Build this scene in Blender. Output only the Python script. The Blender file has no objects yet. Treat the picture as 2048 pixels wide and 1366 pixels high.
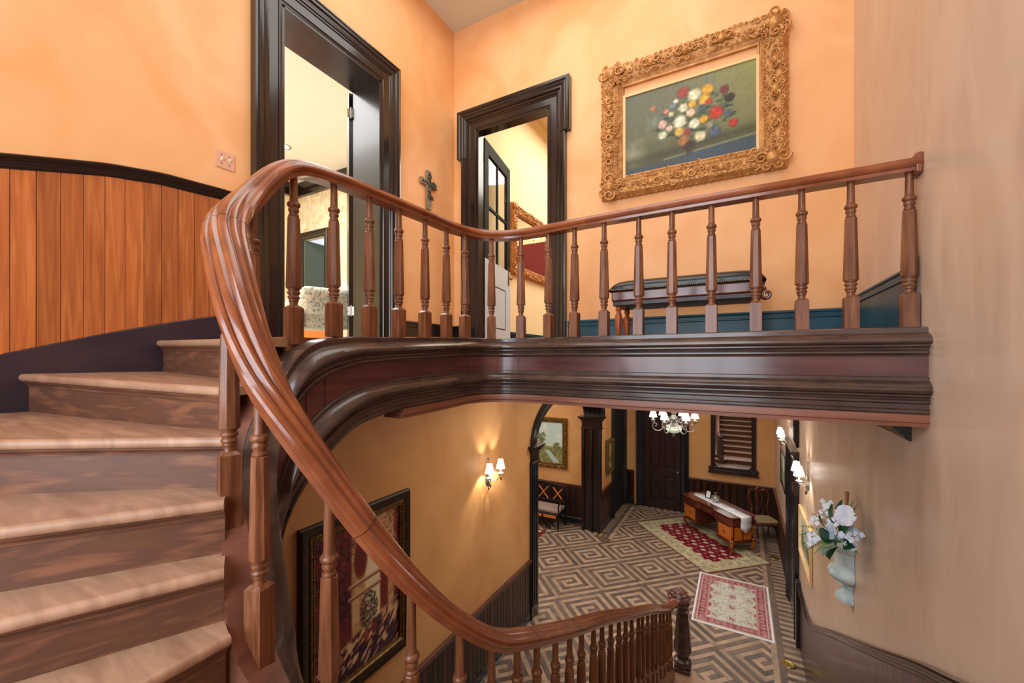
import bpy, math, random
import numpy as np
from mathutils import Vector, Matrix
random.seed(7); RNG = np.random.RandomState(5)
sc = bpy.context.scene
COL = sc.collection
R = math.radians

# ------------------------------------------------------------------ camera, world, exposure, large lights
F = 823.6; HZ = 717.0; YAW = R(28.9); CS = math.cos(YAW); SN = math.sin(YAW)
cam_d = bpy.data.cameras.new('camera'); cam = bpy.data.objects.new('camera', cam_d); COL.objects.link(cam)
cam_d.sensor_width = 36; cam_d.lens = F / 2048 * 36; cam_d.shift_y = (HZ - 683) / 2048; cam_d.clip_start = .02
cam.location = (0, 0, 0); cam.rotation_euler = (R(90), 0, YAW); sc.camera = cam
world = bpy.data.worlds.new('world'); sc.world = world; world.use_nodes = True
world.node_tree.nodes['Background'].inputs[0].default_value = (.85, .92, 1, 1)
world.node_tree.nodes['Background'].inputs[1].default_value = 1.0
sc.view_settings.view_transform = 'Standard'; sc.view_settings.look = 'None'
sc.view_settings.gamma = 1; sc.view_settings.exposure = 0.0
sc.view_settings.use_curve_mapping = False

def light(kind, name, loc, energy, col=(1, 1, 1), size=1, size_y=None, rot=(0, 0, 0), radius=.03):
    l = bpy.data.lights.new(name, kind); o = bpy.data.objects.new(name, l); COL.objects.link(o)
    o.location = loc; o.rotation_euler = rot; l.energy = energy; l.color = col
    if kind == 'AREA':
        l.size = size
        if size_y: l.shape = 'RECTANGLE'; l.size_y = size_y
    elif kind == 'POINT': l.shadow_soft_size = radius
    return o
# added area fills for halls and side rooms; daylight at the stair window
light('AREA', 'hall_fill', (-1.3, 2.3, 3.9), 68, (1, .97, .92), 2.6, 2.6)  # added fill over the landing, no ceiling fixture here
light('AREA', 'stair_window_light', (-1.1, -1.95, 1.3), 250, (.82, .91, 1), 2.6, 3.8, (R(90), 0, R(0)))
light('AREA', 'lower_hall_fill', (-1.1, 8.3, -.36), 95, (1, .95, .88), 2.4, 5)  # added fill for the ground hall, separate from the chandelier
light('AREA', 'well_fill', (-1.3, 4.3, -.36), 34, (1, .93, .84), 2, 2)  # added fill below the landing, no lamp here
light('AREA', 'side_parlour_fill', (-5.2, 7.6, -.36), 110, (1, .95, .88), 3, 3)
light('AREA', 'bedroom_fill', (-5.6, 2.4, 3.5), 280, (.96, .98, 1), 3, 3)  # unseen area fill added to brighten the bedroom
light('AREA', 'bathroom_fill', (-1.2, 6.9, 3.9), 200, (1, .95, .84), 2.4, 3)  # unseen area fill added to brighten the room behind the glazed door

# ------------------------------------------------------------------ pixel rays of the photograph -> places in the building
def ray(px, py=HZ):
    t = (px - 1024) / F
    return Vector((t * CS - SN, t * SN + CS, (HZ - py) / F))
def onX(px, py, X): r = ray(px, py); return r * (X / r.x)
def onY(px, py, Y): r = ray(px, py); return r * (Y / r.y)
def onZ(px, py, Z): r = ray(px, py); return r * (Z / r.z)

# ------------------------------------------------------------------ materials
def lin(c):
    return tuple(((v / 255) / 12.92 if v / 255 <= .04045 else ((v / 255 + .055) / 1.055) ** 2.4) for v in c)
def mat(name, c1, c2=None, c3=None, sc_=(1, 1, 1), ns=4, rough=.5, rv=0, metal=0, bump=0, bs=None, coat=0, rand=0, detail=5, dist=0, spec=.5, trans=0, ior=1.45, emit=None, es=0, attr=None, sheen=0):
    m = bpy.data.materials.new(name); m.use_nodes = True; nt = m.node_tree; N = nt.nodes; L = nt.links
    b = N['Principled BSDF']; b.inputs['Roughness'].default_value = rough; b.inputs['Metallic'].default_value = metal
    b.inputs['Coat Weight'].default_value = coat; b.inputs['Coat Roughness'].default_value = .12
    b.inputs['Specular IOR Level'].default_value = spec; b.inputs['Transmission Weight'].default_value = trans; b.inputs['IOR'].default_value = ior
    if emit: b.inputs['Emission Color'].default_value = (*lin(emit), 1); b.inputs['Emission Strength'].default_value = es
    c1l = (*lin(c1), 1); b.inputs['Base Color'].default_value = c1l
    tc = N.new('ShaderNodeTexCoord'); oi = N.new('ShaderNodeObjectInfo')
    ad = N.new('ShaderNodeVectorMath'); ad.operation = 'ADD'; mu = N.new('ShaderNodeMath'); mu.operation = 'MULTIPLY'; mu.inputs[1].default_value = 37 if rand else 0
    L.new(oi.outputs['Random'], mu.inputs[0]); L.new(tc.outputs['Object'], ad.inputs[0]); L.new(mu.outputs[0], ad.inputs[1])
    mp = N.new('ShaderNodeMapping'); mp.inputs['Scale'].default_value = sc_; L.new(ad.outputs[0], mp.inputs[0])
    no = N.new('ShaderNodeTexNoise'); no.inputs['Scale'].default_value = ns; no.inputs['Detail'].default_value = detail; no.inputs['Distortion'].default_value = dist
    L.new(mp.outputs[0], no.inputs['Vector'])
    col = None
    if c2:
        cr = N.new('ShaderNodeValToRGB'); e = cr.color_ramp.elements
        e[0].position = .33; e[0].color = c1l; e[1].position = .67; e[1].color = (*lin(c2), 1)
        if c3: x = e.new(.5); x.color = (*lin(c3), 1)
        L.new(no.outputs[0], cr.inputs[0]); col = cr.outputs[0]
    if attr:
        a = N.new('ShaderNodeVertexColor'); a.layer_name = attr; col = a.outputs[0]
    if rand:
        hs = N.new('ShaderNodeHueSaturation'); mr = N.new('ShaderNodeMapRange'); mr.inputs[3].default_value = 1 - rand; mr.inputs[4].default_value = 1 + rand
        L.new(oi.outputs['Random'], mr.inputs[0]); L.new(mr.outputs[0], hs.inputs['Value'])
        if col: L.new(col, hs.inputs['Color'])
        else: hs.inputs['Color'].default_value = c1l
        col = hs.outputs[0]
    if col: L.new(col, b.inputs['Base Color'])
    if rv:
        mr = N.new('ShaderNodeMapRange'); mr.inputs[3].default_value = rough - rv; mr.inputs[4].default_value = rough + rv
        L.new(no.outputs[0], mr.inputs[0]); L.new(mr.outputs[0], b.inputs['Roughness'])
    if bump:
        bn = no
        if bs:
            bn = N.new('ShaderNodeTexNoise'); bn.inputs['Scale'].default_value = bs; bn.inputs['Detail'].default_value = 4; L.new(ad.outputs[0], bn.inputs['Vector'])
        bp = N.new('ShaderNodeBump'); bp.inputs['Strength'].default_value = bump; bp.inputs['Distance'].default_value = .01
        L.new(bn.outputs[0], bp.inputs['Height']); L.new(bp.outputs[0], b.inputs['Normal'])
    return m
M = {}
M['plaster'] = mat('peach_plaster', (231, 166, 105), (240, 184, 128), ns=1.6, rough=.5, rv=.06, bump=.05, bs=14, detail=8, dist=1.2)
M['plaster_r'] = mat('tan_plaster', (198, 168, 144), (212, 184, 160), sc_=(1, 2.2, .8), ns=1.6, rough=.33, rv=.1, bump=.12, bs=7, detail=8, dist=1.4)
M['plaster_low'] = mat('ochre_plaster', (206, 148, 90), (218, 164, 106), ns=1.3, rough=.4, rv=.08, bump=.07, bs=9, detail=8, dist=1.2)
M['ceiling'] = mat('ceiling_paint', (216, 212, 190), rough=.8)
M['cream'] = mat('cream_paint', (238, 220, 172), rough=.7)
M['white'] = mat('white_paint', (236, 233, 226), rough=.7)
M['wallpaper'] = mat('mottled_wallpaper', (206, 190, 158), (240, 228, 206), (226, 210, 180), ns=7, rough=.8, detail=6, dist=.8)
M['red'] = mat('red_paint', (110, 16, 8), rough=.7)
M['black_trim'] = mat('black_varnish', (27, 20, 18), (34, 24, 20), sc_=(1, 1, .3), ns=6, rough=.22, rv=.06, bump=.03, coat=.4)
M['jamb'] = mat('jamb_varnish', (32, 26, 24), (42, 36, 34), ns=4, rough=.3, coat=.3)
M['teal'] = mat('dark_teal_gloss', (16, 62, 80), (26, 78, 94), ns=5, rough=.36, bump=.03)
M['skirt'] = mat('dark_stained_skirting', (44, 34, 44), (62, 46, 50), sc_=(1, .3, 1), ns=7, rough=.32, bump=.05, bs=30)
M['maho'] = mat('mahogany', (76, 44, 42), (104, 60, 52), sc_=(.4, .4, 4), ns=5, rough=.26, rv=.05, bump=.03, coat=.35)
M['maho_m'] = mat('mahogany_moulding', (60, 44, 38), (84, 62, 50), sc_=(1, 1, 3), ns=6, rough=.28, rv=.05, bump=.03, coat=.4)
M['string'] = mat('worn_string', (96, 58, 48), (132, 84, 66), sc_=(.6, .6, 3), ns=6, rough=.34, bump=.04, coat=.2)
M['maho_l'] = mat('red_stained_board', (122, 74, 54), (146, 92, 68), sc_=(.5, .5, 6), ns=5, rough=.4)
M['bal'] = mat('baluster_oak', (98, 56, 34), (138, 86, 54), sc_=(9, 9, .9), ns=6, rough=.36, rv=.08, bump=.05, rand=.09, coat=.15)
M['rail'] = mat('handrail_wood', (120, 62, 34), (146, 80, 46), sc_=(1, 1, 1), ns=9, rough=.24, rv=.06, bump=.02, coat=.5)
M['tread'] = mat('worn_tread', (152, 114, 88), (182, 142, 114), (166, 128, 102), sc_=(1.2, 7, 1), ns=3, rough=.42, rv=.08, bump=.04, dist=1, rand=.05)
M['riser'] = mat('riser_wood', (102, 66, 46), (126, 82, 58), (92, 60, 46), sc_=(1, 1, 6), ns=5, rough=.4, rv=.08, bump=.04, dist=.4, rand=.08)
M['plank'] = mat('orange_fir_plank', (160, 86, 40), (196, 116, 58), (178, 98, 46), sc_=(9, 9, .5), ns=4, rough=.42, bump=.06, dist=1.0, rand=.2)
M['wains'] = mat('dark_wainscot', (52, 27, 16), (74, 38, 22), sc_=(9, 9, .6), ns=3, rough=.3, rand=.35, coat=.2)
M['wains2'] = mat('black_wainscot', (30, 18, 13), (42, 25, 18), sc_=(9, 9, .6), ns=3, rough=.3, rand=.2, coat=.2)
M['chair_rail'] = mat('chair_rail_wood', (72, 36, 22), (96, 50, 30), sc_=(1, 1, 3), ns=4, rough=.28, coat=.3)
M['door'] = mat('dark_door_wood', (42, 22, 20), (54, 30, 28), sc_=(6, 6, .6), ns=4, rough=.35)
M['blue_trim'] = mat('blue_black_gloss', (24, 26, 34), (32, 33, 40), ns=6, rough=.22, coat=.4)
M['lightwood'] = mat('parquet_light', (142, 118, 98), (172, 144, 120), sc_=(1, 1, 1), ns=6, rough=.42, rand=.16)
M['darkwood'] = mat('parquet_dark', (84, 70, 63), (116, 96, 84), sc_=(1, 1, 1), ns=6, rough=.42, rand=.2)
M['floor'] = mat('floor_base', (104, 80, 62), rough=.5)
M['land'] = mat('landing_boards', (120, 74, 46), (144, 92, 60), sc_=(6, 1, 1), ns=4, rough=.4)
M['gold'] = mat('gilt', (170, 112, 56), (204, 150, 88), ns=14, rough=.42, metal=.3, bump=.1)
M['gold_dk'] = mat('antique_gilt', (92, 66, 26), (140, 106, 48), ns=22, rough=.4, metal=.5, bump=.2)
M['darkframe'] = mat('dark_frame', (40, 28, 20), (58, 42, 28), ns=14, rough=.4, bump=.1)
M['liner'] = mat('cream_liner', (232, 190, 134), rough=.6)
M['brass'] = mat('brass', (170, 140, 80), rough=.3, metal=.9)
M['steel'] = mat('worn_nickel', (190, 186, 176), (150, 140, 122), ns=30, rough=.35, metal=.8)
M['pewter'] = mat('aged_pewter', (120, 116, 108), (170, 166, 158), ns=24, rough=.4, metal=.7, bump=.1)
M['pewter_dk'] = mat('dark_bronze', (72, 64, 54), (104, 96, 84), ns=24, rough=.45, metal=.6, bump=.1)
M['crystal'] = mat('amber_drop', (60, 36, 24), rough=.08, coat=1)
M['leather'] = mat('black_leather', (22, 22, 24), (32, 30, 30), ns=10, rough=.3, bump=.15, bs=60, coat=.2)
M['leg_or'] = mat('orange_turned_wood', (140, 68, 26), (176, 92, 38), sc_=(6, 6, 1), ns=5, rough=.25, coat=.4)
M['cherry'] = mat('cherry_wood', (84, 36, 20), (110, 50, 28), sc_=(1, 4, 1), ns=5, rough=.22, coat=.5)
M['burl'] = mat('orange_burl', (186, 92, 24), (212, 118, 40), ns=14, rough=.28, coat=.4, dist=2)
M['linen'] = mat('white_linen', (214, 216, 222), (232, 233, 238), ns=60, rough=.85)
M['bronze'] = mat('weathered_cross', (118, 104, 80), (150, 136, 108), ns=30, rough=.6, bump=.4)
M['stone'] = mat('painted_plaster_urn', (152, 172, 172), (206, 216, 212), (184, 198, 196), ns=9, rough=.6, bump=.2, detail=8)
M['petal'] = mat('white_petal', (214, 222, 240), (240, 243, 250), ns=20, rough=.6)
M['leaf'] = mat('dark_green_leaf', (14, 74, 44), (30, 104, 64), ns=12, rough=.4)
M['fern'] = mat('fern_green', (24, 112, 54), (54, 150, 82), ns=12, rough=.5)
M['bamboo'] = mat('dry_reed', (150, 106, 60), rough=.6)
M['switch'] = mat('peach_plate', (222, 168, 138), rough=.35)
M['ivory'] = mat('ivory_plastic', (240, 226, 200), rough=.35)
M['shade'] = mat('lit_lampshade', (250, 246, 238), rough=.7, emit=(255, 250, 242), es=1.6)
M['bowl_lit'] = mat('lit_glass_bowl', (206, 226, 196), rough=.25, emit=(206, 228, 196), es=.35)
M['bulb'] = mat('lit_globe', (255, 240, 215), rough=.4, emit=(255, 236, 200), es=3)
M['mirror'] = mat('mirror_glass', (232, 236, 238), rough=.01, metal=1)
M['glass'] = mat('window_glass', (240, 245, 240), rough=.02, trans=1)
M['cut_glass'] = mat('cut_glass', (214, 220, 222), (150, 146, 140), ns=22, rough=.12, metal=.25, bump=.5)
M['paper'] = mat('white_card', (226, 228, 232), rough=.6)
M['blackpl'] = mat('black_lacquer', (16, 16, 18), rough=.2)
M['door_grey'] = mat('grey_green_door', (26, 28, 25), rough=.7, spec=.2)
M['door_green'] = mat('sage_door', (86, 96, 84), rough=.4)
M['door_pale'] = mat('pale_blue_door', (196, 214, 222), rough=.3)
M['pink'] = mat('salmon_upholstery', (222, 160, 142), (234, 180, 162), ns=12, rough=.85)
M['floral'] = mat('blue_floral_upholstery', (226, 220, 196), (120, 142, 146), (206, 204, 186), ns=14, rough=.85, detail=3, dist=2.5)
M['taupe'] = mat('taupe_cushion', (142, 122, 110), (158, 138, 126), ns=14, rough=.85)
M['cane'] = mat('orange_stripe_wood', (206, 122, 60), rough=.5)
M['beige_f'] = mat('pale_olive_seat', (148, 130, 96), rough=.8)
M['iron'] = mat('black_iron', (28, 28, 30), rough=.4, metal=.6)
M['paint'] = mat('oil_paint', (128, 128, 128), rough=.35, attr='Col', bump=.05, bs=60)
M['rug'] = mat('wool_pile', (128, 128, 128), rough=.95, attr='Col', bump=.25, bs=220, spec=.15)
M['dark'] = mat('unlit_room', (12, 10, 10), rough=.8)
M['cord'] = mat('pale_blue_plastic', (150, 180, 196), rough=.4)

# ------------------------------------------------------------------ mesh building
class MB:
    def __init__(s): s.v = []; s.f = []
    def add(s, v, f):
        o = len(s.v); s.v += [tuple(p) for p in v]; s.f += [tuple(i + o for i in q) for q in f]; return s
    def box(s, a, b, mx=None):
        x0, y0, z0 = a; x1, y1, z1 = b
        v = [Vector(p) for p in [(x0, y0, z0), (x1, y0, z0), (x1, y1, z0), (x0, y1, z0), (x0, y0, z1), (x1, y0, z1), (x1, y1, z1), (x0, y1, z1)]]
        if mx: v = [mx @ p for p in v]
        return s.add(v, [(0, 3, 2, 1), (4, 5, 6, 7), (0, 1, 5, 4), (1, 2, 6, 5), (2, 3, 7, 6), (3, 0, 4, 7)])
    def cbox(s, c, d, mx=None):
        return s.box([c[i] - d[i] / 2 for i in range(3)], [c[i] + d[i] / 2 for i in range(3)], mx)
    def prism(s, poly, z0, z1, mx=None):
        n = len(poly); z0f = z0 if callable(z0) else (lambda p: z0); z1f = z1 if callable(z1) else (lambda p: z1)
        v = [Vector((p[0], p[1], z0f(p))) for p in poly] + [Vector((p[0], p[1], z1f(p))) for p in poly]
        if mx: v = [mx @ p for p in v]
        return s.add(v, [tuple(range(n))[::-1], tuple(range(n, 2 * n))] + [(i, (i + 1) % n, n + (i + 1) % n, n + i) for i in range(n)])
    def lathe(s, prof, n=16, rot=0, c=(0, 0, 0), mx=None, sx=1, sy=1):
        v = []; m = len(prof)
        for r, z in prof:
            for i in range(n):
                a = rot + 2 * math.pi * i / n; v.append(Vector((c[0] + r * math.cos(a) * sx, c[1] + r * math.sin(a) * sy, c[2] + z)))
        if mx: v = [mx @ p for p in v]
        f = [(j * n + i, j * n + (i + 1) % n, (j + 1) * n + (i + 1) % n, (j + 1) * n + i) for j in range(m - 1) for i in range(n)]
        f += [tuple(range(n))[::-1], tuple(range((m - 1) * n, m * n))]
        return s.add(v, f)
    def ball(s, c, r, n=8, m=6, sx=1, sy=1, sz=1, mx=None):
        return s.lathe([(max(1e-4, r * math.sin(math.pi * j / m)), -r * math.cos(math.pi * j / m) * sz) for j in range(m + 1)], n, 0, c, mx, sx, sy)
    def tube(s, pts, r, n=8, mx=None):
        pts = [Vector(p) for p in pts]; v = []; k = len(pts); up = Vector((0, 0, 1)); prev = None
        for i, p in enumerate(pts):
            t = (pts[min(i + 1, k - 1)] - pts[max(i - 1, 0)]).normalized()
            if prev is None: a = t.orthogonal().normalized()
            else: a = (prev - t * prev.dot(t)); a = a.normalized() if a.length > 1e-6 else t.orthogonal().normalized()
            prev = a; b = t.cross(a); rr = r[i] if isinstance(r, (list, tuple)) else r
            v += [p + (a * math.cos(2 * math.pi * j / n) + b * math.sin(2 * math.pi * j / n)) * rr for j in range(n)]
        if mx: v = [mx @ p for p in v]
        f = [(i * n + j, i * n + (j + 1) % n, (i + 1) * n + (j + 1) % n, (i + 1) * n + j) for i in range(k - 1) for j in range(n)]
        f += [tuple(range(n))[::-1], tuple(range((k - 1) * n, k * n))]
        return s.add(v, f)
    def sweep(s, frames, prof, cap=True):
        # frames: (origin, u axis, v axis); prof closed loop of (u, v) or callable(i)
        v = []; k = len(frames)
        for i, (o, a, b) in enumerate(frames):
            pr = prof(i) if callable(prof) else prof
            v += [o + a * p[0] + b * p[1] for p in pr]
        n = len(prof(0) if callable(prof) else prof)
        f = [(i * n + j, i * n + (j + 1) % n, (i + 1) * n + (j + 1) % n, (i + 1) * n + j) for i in range(k - 1) for j in range(n)]
        if cap: f += [tuple(range(n))[::-1], tuple(range((k - 1) * n, k * n))]
        return s.add(v, f)
    def frame(s, corners, prof, to3, closed=False):
        # mitred moulding round an opening: corners [(a, z, outward a sign, outward z sign)], prof [(out, proud)], to3(a, z, p)
        v = []; n = len(prof); k = len(corners)
        for (a, z, sa, sz) in corners:
            v += [to3(a + sa * o, z + sz * o, p) for o, p in prof]
        f = []
        for i in range(k if closed else k - 1):
            j2 = (i + 1) % k
            f += [(i * n + j, i * n + (j + 1) % n, j2 * n + (j + 1) % n, j2 * n + j) for j in range(n)]
        if not closed: f += [tuple(range(n))[::-1], tuple(range((k - 1) * n, k * n))]
        return s.add(v, f)
    def build(s, name, m, parent=None, smooth=35, bevel=0, kind=None, label=None):
        me = bpy.data.meshes.new(name); me.from_pydata(s.v, [], s.f)
        import bmesh
        b = bmesh.new(); b.from_mesh(me); bmesh.ops.recalc_face_normals(b, faces=b.faces); b.to_mesh(me); b.free()
        if smooth:
            me.polygons.foreach_set('use_smooth', [True] * len(me.polygons)); me.set_sharp_from_angle(angle=R(smooth))
        me.materials.append(M[m] if isinstance(m, str) else m)
        o = bpy.data.objects.new(name, me); COL.objects.link(o)
        if parent: o.parent = parent
        if bevel:
            bm_ = o.modifiers.new('bevel', 'BEVEL'); bm_.width = bevel; bm_.segments = 2; bm_.limit_method = 'ANGLE'; bm_.harden_normals = False
        if kind: o['kind'] = kind
        if label: o['label'] = label
        return o
def inst(src, parent, loc, rot=(0, 0, 0), scale=None, name=None):
    c = src.copy(); COL.objects.link(c); c.parent = parent; c.location = loc; c.rotation_euler = rot
    if scale: c.scale = scale
    return c
def tag(o, label, cat, group=None):
    o['label'] = label; o['category'] = cat
    if group: o['group'] = group
    return o
def thing(name, label, cat, loc=(0, 0, 0), rz=0, group=None):
    o = bpy.data.objects.new(name, None); COL.objects.link(o); o.location = loc; o.rotation_euler = (0, 0, rz); o.empty_display_size = .1
    return tag(o, label, cat, group)
def struct(o): o['kind'] = 'structure'; return o
def copy_tree(o, parent=None):
    c = o.copy(); COL.objects.link(c); c.parent = parent
    for ch in list(o.children): copy_tree(ch, c)
    return c
def catmull(P, step=.03):
    P = [np.array(p, float) for p in P]; out = []
    P = [2 * P[0] - P[1]] + P + [2 * P[-1] - P[-2]]
    for i in range(1, len(P) - 2):
        n = max(2, int(np.linalg.norm(P[i + 1][:3] - P[i][:3]) / step))
        def tj(ti, a, b): return ti + max(1e-4, np.linalg.norm((b - a)[:3])) ** .5
        t0 = 0; t1 = tj(t0, P[i - 1], P[i]); t2 = tj(t1, P[i], P[i + 1]); t3 = tj(t2, P[i + 1], P[i + 2])
        for k in range(n):
            t = t1 + (t2 - t1) * k / n
            A1 = (t1 - t) / (t1 - t0) * P[i - 1] + (t - t0) / (t1 - t0) * P[i]; A2 = (t2 - t) / (t2 - t1) * P[i] + (t - t1) / (t2 - t1) * P[i + 1]
            A3 = (t3 - t) / (t3 - t2) * P[i + 1] + (t - t2) / (t3 - t2) * P[i + 2]
            B1 = (t2 - t) / (t2 - t0) * A1 + (t - t0) / (t2 - t0) * A2; B2 = (t3 - t) / (t3 - t1) * A2 + (t - t1) / (t3 - t1) * A3
            out.append((t2 - t) / (t2 - t1) * B1 + (t - t1) / (t2 - t1) * B2)
    out.append(P[-2]); return out
def spiral(c, r0, r1, turns, a0=0, n=24, plane='xz', sgn=1):
    out = []
    for i in range(n + 1):
        a = a0 + sgn * turns * 2 * math.pi * i / n; r = r0 + (r1 - r0) * i / n
        p = (c[0] + r * math.cos(a), c[1], c[2] + r * math.sin(a)) if plane == 'xz' else (c[0], c[1] + r * math.cos(a), c[2] + r * math.sin(a))
        out.append(p)
    return out

# ------------------------------------------------------------------ the building: main dimensions (eye level is z = 0)
XA = -3.07; YB = 4.09; XR = .78; FL = .10; CE = 4.0; G = -4.2; XL = -2.95; CL = -.30; YF = 12.15
CCX, CCY, CCR = (XA + XR) / 2, .35, (XR - XA) / 2
def curved(n=40, r=CCR, a0=180, a1=360):
    return [(CCX + r * math.cos(R(a0 + (a1 - a0) * i / n)), CCY + r * math.sin(R(a0 + (a1 - a0) * i / n))) for i in range(n + 1)]
def wallbox(name, m, a, b): return struct(MB().box(a, b).build(name, m, smooth=0))

# upper walls
DA = (1.90, 2.89, 2.705)      # door A in the left wall: y0, y1, top
DB = (-2.72, -1.797, 2.70)    # door B in the back wall: x0, x1, top
b = MB(); X0 = XA - .35
b.box((X0, CCY, -.45), (XA, DA[0], CE)); b.box((X0, DA[1], -.45), (XA, YB + .1, CE)); b.box((X0, DA[0], DA[2]), (XA, DA[1], CE)); b.box((X0, DA[0], -.45), (XA, DA[1], FL - .01))
wall_left = struct(b.build('wall_left', 'plaster', smooth=0))
b = MB()
b.box((XA, YB, -.45), (DB[0], YB + .1, CE)); b.box((DB[1], YB, -.45), (XR, YB + .1, CE)); b.box((DB[0], YB, DB[2]), (DB[1], YB + .1, CE)); b.box((DB[0], YB, -.45), (DB[1], YB + .1, FL - .01))
wall_back = struct(b.build('wall_back', 'plaster', smooth=0))
wall_right = struct(MB().box((XR, CCY, G), (XR + .2, YF + .2, CE)).build('wall_right', 'plaster_r', smooth=0))
cin = curved(); cout = curved(r=CCR + .2)
b = MB(); n = len(cin)
for z0, z1 in ((G, -.6), (3.2, CE)): b.prism(cin + cout[::-1], z0, z1)
i0, i1 = 12, 29
b.prism(cin[:i0 + 1] + cout[:i0 + 1][::-1], -.6, 3.2); b.prism(cin[i1:] + cout[i1:][::-1], -.6, 3.2)
wall_front = struct(b.build('wall_front', 'plaster', smooth=30))
# unseen stair window in the curved wall, enlarged to reflect in the fascia
wn = struct(MB().build('window_1', 'black_trim')) if False else None
b = MB()
wpts = cin[i0:i1 + 1]
for z in (-.6, 1.3, 3.15): b.prism([(x, y) for x, y in wpts] + [(x * 1.0 + (x - CCX) * .04, y + (y - CCY) * .04) for x, y in wpts[::-1]], z, z + .05)
for i in range(0, len(wpts), 4): b.box((wpts[i][0] - .03, wpts[i][1] - .06, -.6), (wpts[i][0] + .03, wpts[i][1], 3.2))
struct(b.build('window_1', 'black_trim'))
struct(MB().box((XA - .35, CCY - CCR - .3, CE), (XR + .3, YB + .1, CE + .1)).build('ceiling', 'ceiling', smooth=0))

# rooms beyond the two upper doors
b = MB(); b.box((-8.3, -.6, FL - .1), (XA - .35, 5.5, FL)); struct(b.build('floor_bedroom', 'white', smooth=0))
struct(MB().box((-8.3, -.6, 3.6), (XA - .35, 5.5, 3.7)).build('ceiling_bedroom', 'white', smooth=0))
struct(MB().box((-8.3, -.6, FL), (-8.15, 5.5, 3.6)).build('wall_bedroom_left', 'cream', smooth=0))
DC = (onY(602, 470, 5.4).x + .1, onY(657, 470, 5.4).x - .1, onY(648, 472, 5.4).z)
b = MB(); b.box((-8.15, 5.4, FL), (DC[0], 5.5, 3.6)); b.box((DC[1], 5.4, FL), (XA - .35, 5.5, 3.6)); b.box((DC[0], 5.4, DC[2]), (DC[1], 5.5, 3.6))
struct(b.build('wall_bedroom_back', 'wallpaper', smooth=0))
struct(MB().box((-8.3, -.7, FL), (XA - .35, -.6, 3.6)).build('wall_bedroom_front', 'cream', smooth=0))
b = MB(); b.box((-8.15, 5.28, 3.47), (XA - .35, 5.4, 3.6)); b.box((-8.15, 5.33, 3.36), (XA - .35, 5.4, 3.47)); struct(b.build('trim_1', 'black_trim'))
b = MB(); b.box((-8.15, -.6, 3.47), (-8.03, 5.4, 3.6)); b.box((-8.15, -.6, 3.36), (-8.08, 5.4, 3.47)); struct(b.build('trim_2', 'black_trim'))
struct(MB().box((-7, 5.5, FL), (-4, 6.6, 3)).build('wall_passage', 'white', smooth=0))
XB = -3.05
struct(MB().box((XB - .1, YB + .1, FL), (XB, 9.6, 4.1)).build('wall_bath_left', 'cream', smooth=0))
struct(MB().box((XB, 9.5, FL), (XR, 9.6, 2.95)).build('wall_bath_back', 'red', smooth=0))
struct(MB().box((XB, 9.5, 2.95), (XR, 9.6, 4.1)).build('wall_bath_top', 'cream', smooth=0))
struct(MB().box((XB, YB + .1, 4.1), (XR, 9.6, 4.2)).build('ceiling_bath', 'cream', smooth=0))
struct(MB().box((XB, YB + .1, FL - .1), (XR, 9.6, FL)).build('floor_bath', 'land', smooth=0))
b = MB(); b.box((XB, YB + .1, FL), (XB + .03, 9.5, .36)); b.box((XB, YB + .1, .36), (XB + .045, 9.5, .40)); struct(b.build('baseboard_bath', 'teal'))

# ground floor shell
AR0, AR1, SPZ = 6.15, 9.75, -1.41
def arch_z(y): 
    q = (y - (AR0 + AR1) / 2) / ((AR1 - AR0) / 2); return SPZ + .75 * math.sqrt(max(0, 1 - q * q))
b = MB(); b.box((XL - .4, -1.8, G), (XL, AR0, CL)); b.box((XL - .4, AR1, G), (XL, YF + .2, CL))
na = 24; ys = [AR0 + (AR1 - AR0) * (1 - math.cos(math.pi * i / na)) / 2 for i in range(na + 1)]
for i in range(na):
    y0, y1 = ys[i], ys[i + 1]; a0, a1 = arch_z(y0), arch_z(y1)
    b.add([(XL - .4, y0, a0), (XL, y0, a0), (XL, y1, a1), (XL - .4, y1, a1), (XL - .4, y0, CL), (XL, y0, CL), (XL, y1, CL), (XL - .4, y1, CL)], [(0, 1, 2, 3), (4, 5, 6, 7), (0, 1, 5, 4), (1, 2, 6, 5), (2, 3, 7, 6), (3, 0, 4, 7)])
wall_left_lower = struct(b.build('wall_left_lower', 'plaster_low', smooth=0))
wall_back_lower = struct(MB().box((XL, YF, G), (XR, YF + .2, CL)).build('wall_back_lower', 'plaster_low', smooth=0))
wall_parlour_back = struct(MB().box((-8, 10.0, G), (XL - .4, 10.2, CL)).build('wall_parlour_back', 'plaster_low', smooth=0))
struct(MB().box((-8.1, 3.5, G), (-8, 10.2, CL)).build('wall_parlour_left', 'plaster_low', smooth=0))
struct(MB().box((-8.1, 3.4, G), (XL - .4, 3.5, CL)).build('wall_parlour_front', 'plaster_low', smooth=0))
struct(MB().box((-8, YB + .1, CL), (XR, YF + .2, CL + .1)).build('ceiling_lower', 'ceiling', smooth=0))
floor = struct(MB().box((-8.1, -1.9, G - .1), (XR + .2, YF + .2, G - .012)).build('floor', 'floor', smooth=0))
# landing slab
b = MB(); b.prism([(XA, 1.19), (-1.80, 1.145), (-1.80, 2.45), (-1.70, 2.68), (-1.5, 2.78), (XR, 2.74), (XR, YB), (XA, YB)], FL - .12, FL)
struct(b.build('floor_landing', 'land', smooth=0))
b = MB(); b.prism([(XA, 1.2), (-1.86, 1.3), (-1.86, 2.6), (-1.75, 2.8), (-1.5, 2.86), (XR, 2.80), (XR, YB + .1), (XA, YB + .1)], CL, CL + .08)
struct(b.build('ceiling_landing', 'ceiling', smooth=0))
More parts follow.
